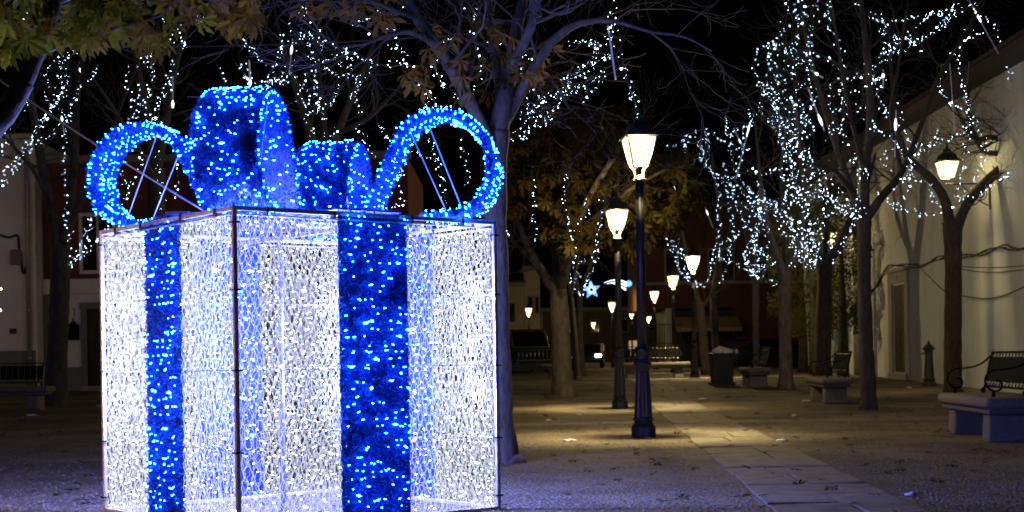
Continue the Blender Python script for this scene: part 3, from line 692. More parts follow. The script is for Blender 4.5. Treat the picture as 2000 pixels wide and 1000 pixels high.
# ------------------------------------------------------------------ far buildings
orange = empty('orange_building', (12, 80, 0.3)); tag(orange, 'orange building with dark windows and a scalloped shop awning at the back', 'building'); HO = (12, 80, 0.3)
orm = mat('orange_render', (0.11, 0.044, 0.02), 0.9, var=0.25, scale=0.8)
cb_('wall', 7.3, 17.5, 80, 90, 3.6, 9.5, orm, orange, HO); cb_('wall', 12.6, 17.5, 80.01, 90, 0, 3.6, orm, orange, HO)
cb_('shop_recess', 8.9, 12.6, 82.5, 90, 0, 3.6, mat('dark_shop', (0.02, 0.02, 0.02), 0.6), orange, HO)
cb_('band', 7.2, 17.5, 79.85, 80, 4.9, 5.05, stone, orange, HO)
for x in (9.3, 11.7, 14.3):
    wf = cb_('window', x - 0.75, x + 0.75, 79.93, 80, 5.0, 6.9, stone, orange, HO); cb_('pane', x - 0.66, x - 0.03, 79.92, 79.93, 5.1, 6.8, glassd, wf, HO); cb_('pane', x + 0.03, x + 0.66, 79.92, 79.93, 5.1, 6.8, glassd, wf, HO)
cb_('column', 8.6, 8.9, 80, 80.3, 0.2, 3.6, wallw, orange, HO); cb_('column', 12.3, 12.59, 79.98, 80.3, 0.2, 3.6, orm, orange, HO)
aw = MB(); aw.add([(9.0, 80, 3.1), (12.6, 80, 3.1), (12.6, 78.6, 2.45), (9.0, 78.6, 2.45), (9.0, 80, 3.05), (12.6, 80, 3.05), (12.6, 78.6, 2.4), (9.0, 78.6, 2.4)], [(0, 1, 2, 3), (7, 6, 5, 4), (3, 2, 6, 7), (0, 3, 7, 4), (1, 5, 6, 2)])
ao = aw.build('awning', mat('awning_cloth', (0.35, 0.26, 0.15), 0.9), orange, off=HO)
sc_ = MB()
for i in range(18): sc_.prism([(9.0 + i * 0.2, 2.45), (9.2 + i * 0.2, 2.45), (9.19 + i * 0.2, 2.3), (9.1 + i * 0.2, 2.22), (9.01 + i * 0.2, 2.3)], 'y', 78.57, 78.59)
sc_.build('scallop_edge', MAT['awning_cloth'], ao, off=HO)
cream = mat('cream_render', (0.5, 0.45, 0.36), 0.9, var=0.2, scale=0.7)
def terrace(px0, px1, D, h, m, label, wins, lit=None):
    x0, x1 = (px0 - 1000) * D / F_PX, (px1 - 1000) * D / F_PX; HO = (x0, D, 0.3)
    t = empty('terraced_house', HO); tag(t, label, 'house', 'distant houses')
    cb_('wall', x0, x1 - 0.02, D, D + 8, 0, h, m, t, HO); cb_('cornice', x0 - 0.1, x1 + 0.08, D - 0.25, D, h - 0.3, h, stone, t, HO)
    MB().prism([(x0 - 0.2, h + 0.01), (x1 + 0.15, h + 0.01), (x1 + 0.15, h + 0.12), (x0 - 0.2, h + 0.12)], 'y', D - 0.4, D + 8).build('roof', tilem, t, off=HO)
    for (wx, wz, ww, wh) in wins:
        wf = cb_('window', x0 + wx, x0 + wx + ww, D - 0.05, D, wz, wz + wh, stone, t, HO); cb_('pane', x0 + wx + 0.1, x0 + wx + ww - 0.1, D - 0.06, D - 0.05, wz + 0.1, wz + wh - 0.1, glassd, wf, HO)
    cb_('door', x1 - 1.3, x1 - 0.4, D - 0.05, D, 0.3, 2.5, wood if lit is None else emis('lit_doorway', (1.0, 0.72, 0.35), 0.35), t, HO)
    for wx, wz, ww, wh in (lit or []): cb_('lit_window', x0 + wx, x0 + wx + ww, D - 0.05, D, wz, wz + wh, MAT['lit_doorway'], t, HO)
terrace(980, 1026, 108, 6.6, cream, 'pale low distant terraced house seen left of the leafy tree trunk', ((0.4, 3.6, 0.7, 1.5), (1.1, 0.9, 0.6, 1.4)))
terrace(1026, 1057, 108.3, 7.8, cream, 'taller distant cream house with lit doorway beside the low terraced one', ((0.2, 4.2, 0.5, 1.4), (0.75, 4.2, 0.4, 1.4)), [])
terrace(1060, 1330, 150, 6.0, mat('dull_render', (0.12, 0.1, 0.08), 0.9, var=0.3, scale=0.5), 'long dull house closing the far end of the street', ((2, 3.4, 1, 1.4), (5, 3.4, 1, 1.4), (8, 3.4, 1, 1.4), (11, 3.4, 1, 1.4)), [(9.0, 0.9, 1.3, 1.6), (4.4, 1.0, 0.6, 0.8), (12.6, 1.0, 0.9, 1.2)])

# iron railing by the far lamps
fx0, fx1, fd = GX(1268, 76), GX(1335, 76), 76
fr_ = empty('iron_railing', GX(1300, 76)); tag(fr_, 'dark iron railing behind the small lamps, left of the orange building', 'railing'); HO = tuple(GX(1300, 76))
for z in (0.2, 1.3, 2.3): MB().tube([(fx0.x, fd, 0.3 + z), (fx1.x, fd, 0.3 + z)], 0.025, 5).build('rail', iron, fr_, off=HO)
x = fx0.x
while x < fx1.x:
    MB().tube([(x, fd, 0.3), (x, fd, 2.75)], 0.014, 4).build('bar', iron, fr_, off=HO); x += 0.14

# ------------------------------------------------------------------ parked vehicles
head_m = emis('headlight_on', (0.9, 0.95, 1.0), 25); tail_m = emis('tail_on', (1.0, 0.03, 0.01), 1.2)
tyre = mat('tyre', (0.012, 0.012, 0.012), 0.8); rimm = mat('rim', (0.4, 0.4, 0.42), 0.3, 0.9)
lens_m = mat('lamp_lens', (0.5, 0.5, 0.52), 0.15)
def car(loc, rz, paint, label, van=False, on=False):
    r = empty('parked_van' if van else 'parked_car', loc, rz); tag(r, label, 'van' if van else 'car')
    if van: body = [(-2.4, 0.35), (2.35, 0.35), (2.45, 0.7), (2.4, 1.0), (1.75, 1.15), (1.1, 1.95), (0.8, 2.02), (-2.3, 2.02), (-2.42, 1.8)]; w_ = 0.92
    else: body = [(-2.1, 0.32), (2.1, 0.32), (2.15, 0.6), (2.05, 0.8), (1.15, 0.92), (0.45, 1.38), (0.1, 1.45), (-0.95, 1.43), (-1.75, 1.05), (-2.12, 0.95), (-2.15, 0.6)]; w_ = 0.86
    MB().prism(body, 'y', -w_, w_).build('body', paint, r, True, bevel=0.07, segs=3, fixn=True)
    gl = [(1.62, 1.2), (1.12, 1.85), (-2.2, 1.85), (-2.2, 1.25)] if van else [(1.0, 0.97), (0.42, 1.34), (0.1, 1.38), (-0.95, 1.36), (-1.55, 1.03)]
    for s in (-1, 1): MB().prism(gl, 'y', s * (w_ - 0.01), s * (w_ + 0.006)).build('side_window', glassd, r, fixn=True)
    if van:
        MB().add([(1.72, -0.8, 1.2), (1.72, 0.8, 1.2), (1.15, 0.75, 1.92), (1.15, -0.75, 1.92)], [(0, 1, 2, 3)]).build('windscreen', glassd, r)
        MB().box((-2.43, 0, 1.5), (0.03, 1.5, 0.55)).build('rear_window', glassd, r)
    else:
        MB().add([(1.14, -0.74, 0.95), (1.14, 0.74, 0.95), (0.46, 0.66, 1.39), (0.46, -0.66, 1.39)], [(0, 1, 2, 3)]).build('windscreen', glassd, r)
        MB().add([(-1.74, -0.74, 1.08), (-1.74, 0.74, 1.08), (-1.0, 0.66, 1.44), (-1.0, -0.66, 1.44)], [(0, 3, 2, 1)]).build('rear_window', glassd, r)
    for sx in (-1.3, 1.35):
        for s in (-1, 1):
            wo = MB().lathe([(0.2, -0.1), (0.31, -0.1), (0.33, 0), (0.31, 0.1), (0.2, 0.1)], 18).build('wheel', tyre, r, True); wo.rotation_euler = (PI / 2, 0, 0); wo.location = (sx, s * (w_ - 0.08), 0.33)
            MB().lathe([(0.2, -0.105), (0.19, 0.105)], 14).build('rim', rimm, wo)
    L = 2.42 if van else 2.1
    for s in (-1, 1):
        MB().box((L + 0.02, s * (w_ - 0.25), 0.72), (0.08, 0.34, 0.16)).build('headlight', head_m if on else lens_m, r, bevel=0.03)
        MB().box((-L - 0.02, s * (w_ - 0.15), 0.85), (0.06, 0.2, 0.24)).build('tail_light', tail_m if on else mat('tail_off', (0.3, 0.01, 0.01), 0.2), r, bevel=0.02)
    MB().box((L + 0.06, 0, 0.45), (0.06, 1.5, 0.14)).build('bumper', tyre, r, bevel=0.02)
    return r
silver = mat('silver_paint', (0.3, 0.3, 0.32), 0.25, 0.5); blackp = mat('black_paint', (0.012, 0.013, 0.015), 0.2, 0.2); bluep = mat('blue_paint', (0.02, 0.03, 0.06), 0.2, 0.3)
car(GX(1018, 68), math.radians(-75), silver, 'light grey van parked beyond the bench, just right of the gift box tree', True)
car(GX(1065, 74), math.radians(-60), blackp, 'dark car parked right of the grey van, left of leafy tree trunk')
car(GX(1150, 84), math.radians(-95), bluep, 'dark car with bright white headlights under the blue star', False, True)
car(GX(1440, 73), math.radians(172), blackp, 'black car parked under the shop awning')
car(GX(1512, 70), math.radians(10), bluep, 'dark blue car parked right of the shop between slim trunks', False, False)

# ------------------------------------------------------------------ trees
def twig(mb, r, p, d, L, rad, depth, droop=0.0, ends=None, dens=1.0):
    n = 4; pts = [p]; rr = [rad]; dd = d.normalized()
    for i in range(n):
        dd = (dd + Vector((r.gauss(0, .22), r.gauss(0, .22), r.gauss(0, .2) + 0.07 - droop))).normalized()
        pts.append(pts[-1] + dd * L / n); rr.append(max(0.0025, rad * (1 - 0.75 * (i + 1) / n)))
    mb.tube(pts, rr, 3 if rad < 0.02 else 5, False)
    if ends is not None: ends.append((pts[-1], dd))
    if depth <= 0: return
    for i in range(1, n + 1):
        for _ in range(1 if r.random() < 0.75 * dens else 0) if i < n else range(2):
            ax = Vector((r.gauss(0, 1), r.gauss(0, 1), r.gauss(0, 1))).normalized()
            nd = (dd + ax * 0.85).normalized()
            twig(mb, r, pts[i], nd, L * r.uniform(0.5, 0.78), rr[i] * 0.7, depth - 1, droop, ends, dens)
def limb_pts(pts, D):
    out = []
    for q in pts:
        px, py, rad = q[0], q[1], q[2]; dd = q[3] if len(q) > 3 else 0
        p = P(px, py, D + dd); out.append((p.x, p.y, p.z, rad))
    return catmull(out, 5)
TREES = {}
def tree(name, label, D, trunk, limbs, seed, m=bark, twd=2, twl=0.9, twn=7, base_r=None, droop=0.0, dens=1.0, group='trees of the square', sides=12):
    r = random.Random(seed); tp = limb_pts(trunk, D)
    bz = gz(tp[0][1]); bx, by = tp[0][0], tp[0][1]
    tp[0] = (bx, by, bz - 0.05, tp[0][3])
    root = empty(name, (bx, by, bz)); tag(root, label, 'tree', group); off = (bx, by, bz)
    tb = MB(); tb.tube([t[:3] for t in tp], [t[3] * r.uniform(0.94, 1.06) for t in tp], sides)
    # root flare lumps
    for v in range(len(tb.v)):
        x, y, z = tb.v[v]
        if z - bz < 0.45:
            a = math.atan2(y - by, x - bx); k = 1 + 0.22 * max(0, 1 - (z - bz) / 0.45) * math.sin(a * 4 + seed)
            tb.v[v] = (bx + (x - bx) * k, by + (y - by) * k, z)
    tb.build('trunk', m, root, True, off)
    lb = MB(); tw = MB(); ends = []
    for lp in limbs:
        pts = limb_pts(lp, D)
        lb.tube([t[:3] for t in pts], [t[3] for t in pts], 8)
        N = len(pts)
        for k in range(twn):
            i = int(N * (0.25 + 0.75 * (k + r.random()) / twn)); i = min(i, N - 1)
            p = Vector(pts[i][:3]); t = (Vector(pts[min(i + 1, N - 1)][:3]) - Vector(pts[max(i - 1, 0)][:3])).normalized()
            d = (t * 0.6 + Vector((r.gauss(0, 1), r.gauss(0, 1), r.gauss(0, .8))).normalized() * 0.9)
            twig(tw, r, p, d, twl * r.uniform(0.6, 1.2), min(0.022, pts[i][3] * 0.5), twd, droop, ends, dens)
    if lb.v: lb.build('limbs', m, root, True, off)
    if tw.v:
        to = tw.build('twigs', m, root, True, off); to['kind'] = 'stuff'
    TREES[name + str(seed)] = (root, ends); return root, ends, off

tA, eA, offA = tree('bare_tree', 'forked bare tree lit violet blue, right behind the gift box', 14.3,
    [(982, 907, 0.206), (979, 890, 0.159), (975, 780, 0.133), (970, 600, 0.125), (967, 430, 0.120), (968, 330, 0.116), (974, 255, 0.116)],
    [[(966, 320, 0.072), (945, 255, 0.068, -.2), (915, 195, 0.064, -.4), (885, 140, 0.060, -.6), (850, 85, 0.056, -.7), (815, 35, 0.052, -.8), (785, -30, 0.048, -.9), (770, -90, 0.040, -1)],
     [(974, 255, 0.103), (984, 195, 0.090), (998, 130, 0.072, .2), (1008, 60, 0.064, .3), (1025, -20, 0.048, .4), (1035, -80, 0.040, .4)],
     [(984, 200, 0.064), (970, 130, 0.056, .5), (958, 50, 0.048, .8), (950, -30, 0.040, 1)],
     [(980, 245, 0.068), (1012, 190, 0.060, .1), (1045, 130, 0.052, 0), (1085, 75, 0.044, -.2), (1135, 45, 0.032, -.4), (1200, 42, 0.022, -.5), (1270, 62, 0.014, -.5), (1335, 72, 0.010, -.6), (1390, 100, 0.005, -.6)],
     [(998, 130, 0.056), (1030, 70, 0.048, -.4), (1048, 10, 0.040, -.6), (1060, -60, 0.032, -.8)],
     [(850, 85, 0.040, -.7), (800, 62, 0.028, -1), (755, 70, 0.020, -1.2), (715, 85, 0.013, -1.3), (680, 92, 0.006, -1.4)],
     [(1012, 190, 0.032, .1), (1050, 150, 0.024, .5), (1080, 160, 0.016, .8), (1110, 210, 0.010, 1)],
     [(815, 35, 0.032, -.8), (770, 20, 0.024, -1.1), (720, 0, 0.016, -1.4), (670, -10, 0.008, -1.6)]], 1, barkp, 2, 0.85, 6, droop=0.03)
tB, eB, offB = tree('leafy_tree', 'leafy tree with brown autumn leaves hanging around the street lanterns', 33.5,
    [(1098, 778, .34), (1099, 764, .25), (1096, 690, .225), (1093, 620, .215), (1090, 565, .21)],
    [[(1088, 575, .13), (1058, 530, .11), (1030, 480, .09), (1010, 430, .07), (990, 385, .05), (975, 330, .03)],
     [(1090, 565, .13), (1085, 500, .1, 1), (1075, 420, .08, 1.5), (1070, 350, .06, 2), (1060, 280, .03, 2)],
     [(1094, 560, .14), (1110, 500, .12, -1), (1130, 430, .09, -2), (1165, 360, .07, -3), (1210, 290, .05, -4), (1250, 230, .03, -5)],
     [(1120, 460, .07, -1), (1170, 420, .06, -2), (1230, 370, .04, -3), (1300, 330, .025, -4)],
     [(1040, 500, .05), (1000, 470, .04, .5), (985, 440, .03, 1)]], 2, barkp, 2, 1.1, 8)
tree('slim_tree', 'slim dark trunk just right of the leafy tree trunk', 46, [(1128, 737, .15), (1127, 725, .11), (1121, 650, .1), (1115, 580, .09)],
     [[(1115, 580, .07), (1105, 530, .06), (1095, 460, .04), (1090, 400, .02)], [(1115, 580, .06), (1125, 520, .05), (1140, 450, .03)]], 3, bark, 1, 1.0, 5)
tree('slim_tree', 'slim tree with garlands ending just above the blue star', 52, [(1136, 724, .17), (1135, 712, .13), (1132, 650, .12), (1132, 580, .11)],
     [[(1132, 580, .08), (1122, 530, .06), (1112, 470, .04), (1105, 400, .02)], [(1132, 580, .08), (1148, 530, .06), (1165, 480, .04), (1175, 420, .02)]], 4, bark, 1, 1.2, 5)
tree('bare_tree', 'slim bare tree with straight trunk between second bench and doorway', 25.7,
     [(1698, 803, .2), (1697, 793, .155), (1693, 700, .135), (1689, 600, .128), (1687, 500, .125), (1688, 425, .135)],
     [[(1685, 440, .08), (1662, 370, .07), (1625, 260, .055, .5), (1592, 150, .04, .8), (1572, 60, .03, 1), (1560, -20, .02, 1)],
      [(1688, 425, .1), (1690, 340, .085), (1700, 220, .07, -.5), (1692, 100, .055, -.8), (1680, -10, .04, -1)],
      [(1690, 430, .09), (1722, 385, .075), (1762, 335, .06, .5), (1795, 255, .05, .8), (1832, 155, .04, 1), (1885, 65, .03, 1.2), (1925, 0, .02, 1.5)],
      [(1664, 375, .05), (1632, 335, .04, -1), (1595, 322, .03, -1.5), (1555, 312, .02, -2)],
      [(1690, 340, .05), (1660, 220, .04, -1), (1640, 110, .03, -1.5), (1625, 10, .02, -2)],
      [(1762, 335, .04), (1740, 230, .035, -1), (1755, 130, .03, -1), (1770, 20, .02, -1)]], 5, bark, 2, 1.0, 8, dens=1.1)
tree('bare_tree', 'thick forked tree by the white wall behind the nearest bench', 33,
     [(1862, 763, .27), (1861, 752, .215), (1861, 650, .2), (1862, 550, .195), (1861, 470, .205), (1860, 435, .24)],
     [[(1855, 450, .14), (1847, 395, .12), (1820, 350, .11), (1775, 308, .09), (1752, 250, .07), (1742, 150, .05), (1735, 50, .03)],
      [(1866, 450, .15), (1888, 398, .13), (1930, 352, .12), (1972, 315, .12), (1992, 288, .13)],
      [(1992, 288, .1), (1970, 275, .08), (1930, 268, .06), (1910, 280, .05)], [(1955, 300, .07), (1925, 296, .06), (1908, 275, .06), (1900, 250, .03)],
      [(1992, 288, .09), (1995, 230, .06), (1975, 170, .04), (1960, 110, .02)], [(1992, 288, .08), (2020, 240, .06), (2040, 180, .04), (2050, 110, .02)], [(1908, 275, .04), (1890, 210, .03), (1900, 150, .02)]], 6, bark, 2, 1.15, 9, dens=1.15)
tree('bare_tree', 'bare tree with pale trunk between the two mid distance benches', 36,
     [(1536, 759, .24), (1535, 748, .19), (1534, 680, .17), (1533, 600, .165), (1533, 530, .17)],
     [[(1531, 535, .11), (1512, 485, .09), (1492, 405, .06), (1482, 320, .04), (1475, 240, .02)], [(1536, 530, .11), (1558, 480, .09), (1570, 400, .06), (1562, 300, .04), (1555, 200, .02)], [(1533, 530, .07), (1530, 440, .05, 1), (1525, 340, .04, 1.5), (1535, 240, .02, 2)]], 7, barkp, 2, 1.1, 7)
tree('bare_tree', 'dark forked tree directly behind the second bench', 42,
     [(1606, 740, .3), (1606, 725, .26), (1608, 640, .24), (1610, 560, .23), (1610, 510, .25)],
     [[(1605, 515, .16), (1582, 470, .12), (1568, 420, .1), (1560, 350, .06), (1570, 280, .03)], [(1614, 512, .16), (1640, 480, .13), (1662, 425, .1), (1690, 370, .06), (1710, 300, .03)], [(1610, 510, .1), (1612, 440, .08, 1), (1606, 360, .05, 1)]], 8, bark, 2, 1.2, 6)
tree('slim_tree', 'slim straight trunk before the dark shopfront, garlands at its fork', 52, [(1479, 716, .17), (1478, 705, .13), (1477, 640, .125), (1477, 555, .13)],
     [[(1476, 560, .09), (1465, 520, .07), (1458, 470, .04), (1450, 400, .02)], [(1479, 556, .09), (1500, 520, .07), (1520, 470, .04), (1530, 400, .02)]], 9, bark, 2, 1.1, 6)
tree('slim_tree', 'slim tree right of the overflowing bin with Y fork', 56, [(1400, 712, .17), (1399, 702, .15), (1396, 640, .15), (1394, 570, .15)],
     [[(1393, 575, .1), (1400, 520, .08), (1408, 450, .05), (1400, 380, .03), (1390, 300, .02)], [(1396, 570, .08), (1412, 500, .05), (1430, 420, .03)]], 10, bark, 2, 1.2, 6)
tree('slim_tree', 'leaning slim tree directly behind the third lamp post', 51, [(1380, 724, .2), (1378, 712, .17), (1372, 650, .16), (1366, 590, .15)],
     [[(1366, 592, .1), (1352, 540, .08), (1338, 480, .06), (1325, 400, .03), (1330, 300, .02)], [(1369, 600, .06), (1385, 582, .05), (1392, 560, .04)]], 11, bark, 2, 1.2, 6)
tree('bare_tree', 'dark forked tree in front of the houses at far left', 33,
     [(107, 798, .42), (107, 785, .3), (110, 730, .25), (114, 640, .235), (117, 560, .23), (118, 480, .23)],
     [[(114, 490, .15), (98, 400, .13), (82, 320, .11), (66, 230, .09, -.5), (52, 130, .06, -1), (40, 20, .04, -1)],
      [(122, 475, .13), (136, 400, .11), (146, 300, .1), (150, 190, .08, .5), (165, 80, .05, 1), (190, -20, .03, 1)],
      [(120, 500, .1), (140, 430, .09), (172, 360, .07, -1), (215, 260, .05, -1.5), (250, 170, .03, -2), (290, 80, .02, -2)],
      [(98, 400, .06), (70, 340, .05, -1), (30, 290, .04, -1.5), (-10, 250, .03, -2)]], 12, bark, 2, 1.2, 8)
tree('bare_tree', 'bare dark tree rising behind the left loop of the bow', 29,
     [(300, 815, .25), (300, 700, .2), (305, 500, .19), (305, 330, .18)],
     [[(305, 330, .12), (290, 240, .1), (270, 140, .07), (250, 30, .04)], [(305, 330, .12), (325, 230, .09), (345, 120, .06), (380, 10, .03)], [(305, 360, .08), (270, 290, .06, -1), (220, 210, .04, -1.5), (180, 150, .02, -2)]], 13, bark, 2, 1.2, 7)
tree('bare_tree', 'bare dark tree rising behind the tall middle loop of the bow', 31,
     [(640, 805, .27), (640, 700, .22), (636, 500, .2), (636, 350, .19)],
     [[(636, 350, .12), (605, 260, .1), (575, 160, .07), (545, 60, .04), (530, -20, .02)], [(636, 350, .12), (660, 260, .09), (700, 160, .06), (740, 60, .03)], [(636, 340, .1), (630, 220, .08, 1), (620, 110, .05, 1.5), (625, 10, .03, 2)], [(660, 260, .06), (720, 230, .05, -1), (780, 170, .03, -1.5), (830, 120, .02, -2)]], 14, bark, 2, 1.3, 8)
tN, eN, offN = tree('chestnut_tree', 'chestnut tree overhanging the top left corner with big yellowing leaves', 7.6,
     [(-420, 1090, .26), (-400, 900, .2), (-330, 700, .17), (-230, 520, .14), (-120, 370, .1), (-30, 265, .07), (15, 215, .058), (48, 160, .052)],
     [[(48, 160, .05), (70, 110, .045), (95, 50, .04), (120, -30, .035), (150, -120, .03)],
      [(75, 100, .03), (150, 75, .022, -.2), (240, 48, .017, -.4), (340, 20, .012, -.5), (440, -5, .007, -.6)],
      [(110, 0, .03), (200, -25, .02, .2), (320, -30, .016, .4), (430, -20, .01, .5), (500, 0, .005, .6)],
      [(60, 130, .02), (40, 80, .016, .3), (15, 30, .012, .5), (-10, -20, .01, .6)]], 15, barkp, 1, 0.35, 5)

# ------------------------------------------------------------------ leaves
def leaf_verts(size, r, fold=0.3, droop=0.7, nl=5):
    vs, fs = [], []
    for k in range(nl):
        a = (k - (nl - 1) / 2) * 0.74 + r.gauss(0, 0.1); L = size * (1.0 - 0.13 * abs(k - (nl - 1) / 2)) * r.uniform(0.85, 1.1)
        dx, dy = math.sin(a), math.cos(a); nx, ny = dy, -dx
        o = len(vs); dr = droop * r.uniform(0.6, 1.3)
        mid = [(t, -dr * t * t * 0.5 * L) for t in (0.05, 0.4, 0.7, 1.0)]; wd = [0.012, 0.085, 0.165, 0.0]
        for (t, z), wv in zip(mid, wd):
            c = (dx * t * L, dy * t * L, z)
            vs.append(c)
            if wv:
                for s in (-1, 1): vs.append((c[0] + nx * s * wv * L, c[1] + ny * s * wv * L, c[2] + fold * wv * L))
        fs += [(o, o + 3, o + 4, o + 1), (o, o + 2, o + 5, o + 3), (o + 3, o + 6, o + 7, o + 4), (o + 3, o + 5, o + 8, o + 6), (o + 6, o + 9, o + 7), (o + 6, o + 8, o + 9)]
    # stalk
    o = len(vs); w = size * 0.012
    vs += [(-w, 0, 0), (w, 0, 0), (w, -size * 0.7, size * 0.25), (-w, -size * 0.7, size * 0.25)]; fs.append((o, o + 1, o + 2, o + 3))
    return vs, fs
lm_green = leafmat('leaf_green', (0.085, 0.15, 0.012), (0.26, 0.23, 0.015))
lm_brown = leafmat('leaf_brown', (0.036, 0.026, 0.010), (0.066, 0.052, 0.014))
lm_pink = leafmat('leaf_dry', (0.27, 0.16, 0.06), (0.2, 0.14, 0.02))
mat_y = leafmat('leaf_yellow', (0.26, 0.19, 0.015), (0.17, 0.1, 0.02))
rl = random.Random(21)
def leaf_meshes(size, m, n=5):
    out = []
    for i in range(n):
        vs, fs = leaf_verts(size, rl, rl.uniform(0.1, 0.5), rl.uniform(0.4, 1.1)); me = bpy.data.meshes.new('leaf'); me.from_pydata(vs, [], fs); me.materials.append(m); me.update(); out.append(me)
    return out
def put_leaf(me, root, off, p, r, s=1.0, pitch=-0.9):
    o = bpy.data.objects.new('leaf', me); C.objects.link(o); o.parent = root
    o.location = Vector(p) - Vector(off); o.rotation_euler = (pitch + r.gauss(0, 0.5), r.gauss(0, 0.5), r.uniform(0, 2 * PI)); o.scale = (s, s, s)
# big chestnut leaves, top left
LG = leaf_meshes(0.112, lm_green, 8); LP = leaf_meshes(0.112, lm_pink); LBr = leaf_meshes(0.12, mat_y)
for i in range(235):
    px = rl.uniform(-15, 505); f = px / 490
    edge = 128 - 30 * abs(math.sin(px * 0.021)) - (26 if px > 330 else 0) + (14 if px < 60 else 0)
    py = edge - abs(rl.gauss(0, 1)) * 62 - 8
    if py < -60: py = rl.uniform(-50, 60)
    D = rl.uniform(6.6, 8.6)
    u = rl.random(); me = (LG if u < 0.9 - f * 0.75 else (LP if rl.random() < 0.6 else LBr))[rl.randrange(5)]
    put_leaf(me, tN, offN, P(px, py - 22, D), rl, rl.uniform(0.7, 1.2), -1.25)
# hanging dry leaves of the tree behind the box
LD = leaf_meshes(0.19, lm_pink) + leaf_meshes(0.18, lm_brown, 2)
ctr = [(885, 95, 30, 40), (905, 130, 18, 25), (1012, 150, 25, 30), (960, 45, 20, 15), (1035, 110, 25, 30), (700, 10, 40, 12), (985, 85, 30, 25), (800, 150, 12, 12), (640, 15, 30, 10), (760, 25, 30, 20)]
for i in range(92):
    c = ctr[i % len(ctr)]; put_leaf(LD[rl.randrange(7)], tA, offA, P(rl.gauss(c[0], c[2]), rl.gauss(c[1], c[3]), 14.3 + rl.uniform(-1.4, 0.6)), rl, rl.uniform(0.6, 1.1), -1.2)
# autumn crown around the lanterns
LB = leaf_meshes(0.26, lm_brown) + leaf_meshes(0.26, leafmat('leaf_dull_green', (0.03, 0.036, 0.007), (0.085, 0.07, 0.014)), 2)
def crown_pt():
    while True:
        px, py = rl.uniform(975, 1380), rl.uniform(205, 490)
        a = ((px - 1150) / 215) ** 2 + ((py - 350) / 150) ** 2
        if a > 1.0 + rl.gauss(0, 0.1): continue
        if px > 1270 and py < 255 + (px - 1270) * 0.6: continue
        if px < 1060 and py > 420: continue
        n_ = math.sin(px * 0.045) * math.sin(py * 0.06 + px * 0.01)
        if n_ < -0.3 and rl.random() < 0.85: continue
        return px, py
for i in range(300):
    px, py = crown_pt(); put_leaf(LB[rl.randrange(7) if px > 1190 and py > 300 else rl.randrange(5)], tB, offB, P(px, py, rl.uniform(29.2, 32)), rl, rl.uniform(0.7, 1.25), -1.1)
lv = MB()
for i in range(1700):
    px, py = crown_pt(); p = P(px, py, rl.uniform(30, 37)); vs, fs = leaf_verts(0.25 * rl.uniform(0.7, 1.25), rl, 0.3, 0.8)
    R = (Matrix.Rotation(rl.uniform(0, 6.28), 3, 'Z') @ Matrix.Rotation(-1.1 + rl.gauss(0, .5), 3, 'X'))
    lv.add([R @ Vector(v) + p for v in vs], fs)
lo = lv.build('leaves', lm_brown, tB, off=offB); lo['kind'] = 'stuff'
# fallen leaves
fl = MB()
for i in range(420):
    D = 9 + 32 * rl.random() ** 1.2; x = rl.uniform(-0.38, 0.4) * D; vs, fs = leaf_verts(rl.uniform(0.05, 0.1), rl, 0.4, rl.uniform(-.6, .6))
    R = Matrix.Rotation(rl.uniform(0, 6.28), 3, 'Z') @ Matrix.Rotation(rl.gauss(0, .3), 3, 'X'); p = Vector((x, D, gz(D) + 0.03))
    fl.add([R @ Vector(v) + p for v in vs], fs)
tag(fl.build('fallen_leaves', lm_brown), 'dry brown leaves scattered over the square', 'leaves', kind='stuff')

# cypresses glowing round the far wall lantern
def cypress(px, base_py, D, rx, z0, z1, seed, label, m):
    r = random.Random(seed); g = GX(px, D); root = empty('cypress_tree', g); tag(root, label, 'tree', 'cypresses by the white wall')
    MB().tube([(0, 0, -0.05), (0.02, 0, z0), (0.0, 0.02, z1 * 0.7)], [0.2, 0.15, 0.05], 9).build('trunk', bark, root, True)
    f = MB()
    for i in range(5200):
        t = r.random(); z = z0 + (z1 - z0) * t; rr = rx * (0.55 + 0.75 * math.sin(PI * min(1, t * 0.85 + 0.12))) * (1 + 0.3 * math.sin(z * 5 + seed)); a = r.uniform(0, 6.283)
        q = rr * (1 - 0.35 * r.random() ** 2); p = Vector((q * math.cos(a), q * math.sin(a), z + r.gauss(0, .08)))
        d = Vector((math.cos(a), math.sin(a), r.uniform(-.2, 1.6))).normalized(); s = d.cross(Vector((r.gauss(0, 1), r.gauss(0, 1), r.gauss(0, 1)))).normalized() * 0.03
        L = r.uniform(.07, .17); f.add([p - s * .4, p + d * L * .5 - s, p + d * L, p + d * L * .5 + s], [(0, 1, 2, 3)])
    o = f.build('foliage', m, root); o['kind'] = 'stuff'
lm_cy = leafmat('cypress_green', (0.06, 0.08, 0.02), (0.13, 0.13, 0.03))
cypress(1646, 738, 44.5, 0.55, 1.5, 6.0, 1, 'cypress lit yellow around the far wall lantern, against the wall', lm_cy)
cypress(1590, 735, 48.0, 0.95, 1.3, 6.5, 2, 'broad dark cypress left of the tree behind the second bench', lm_cy)
cypress(1568, 735, 52.0, 0.8, 1.2, 6.0, 3, 'dark cypress right of the pale bare trunk, farthest of the three', lm_cy)

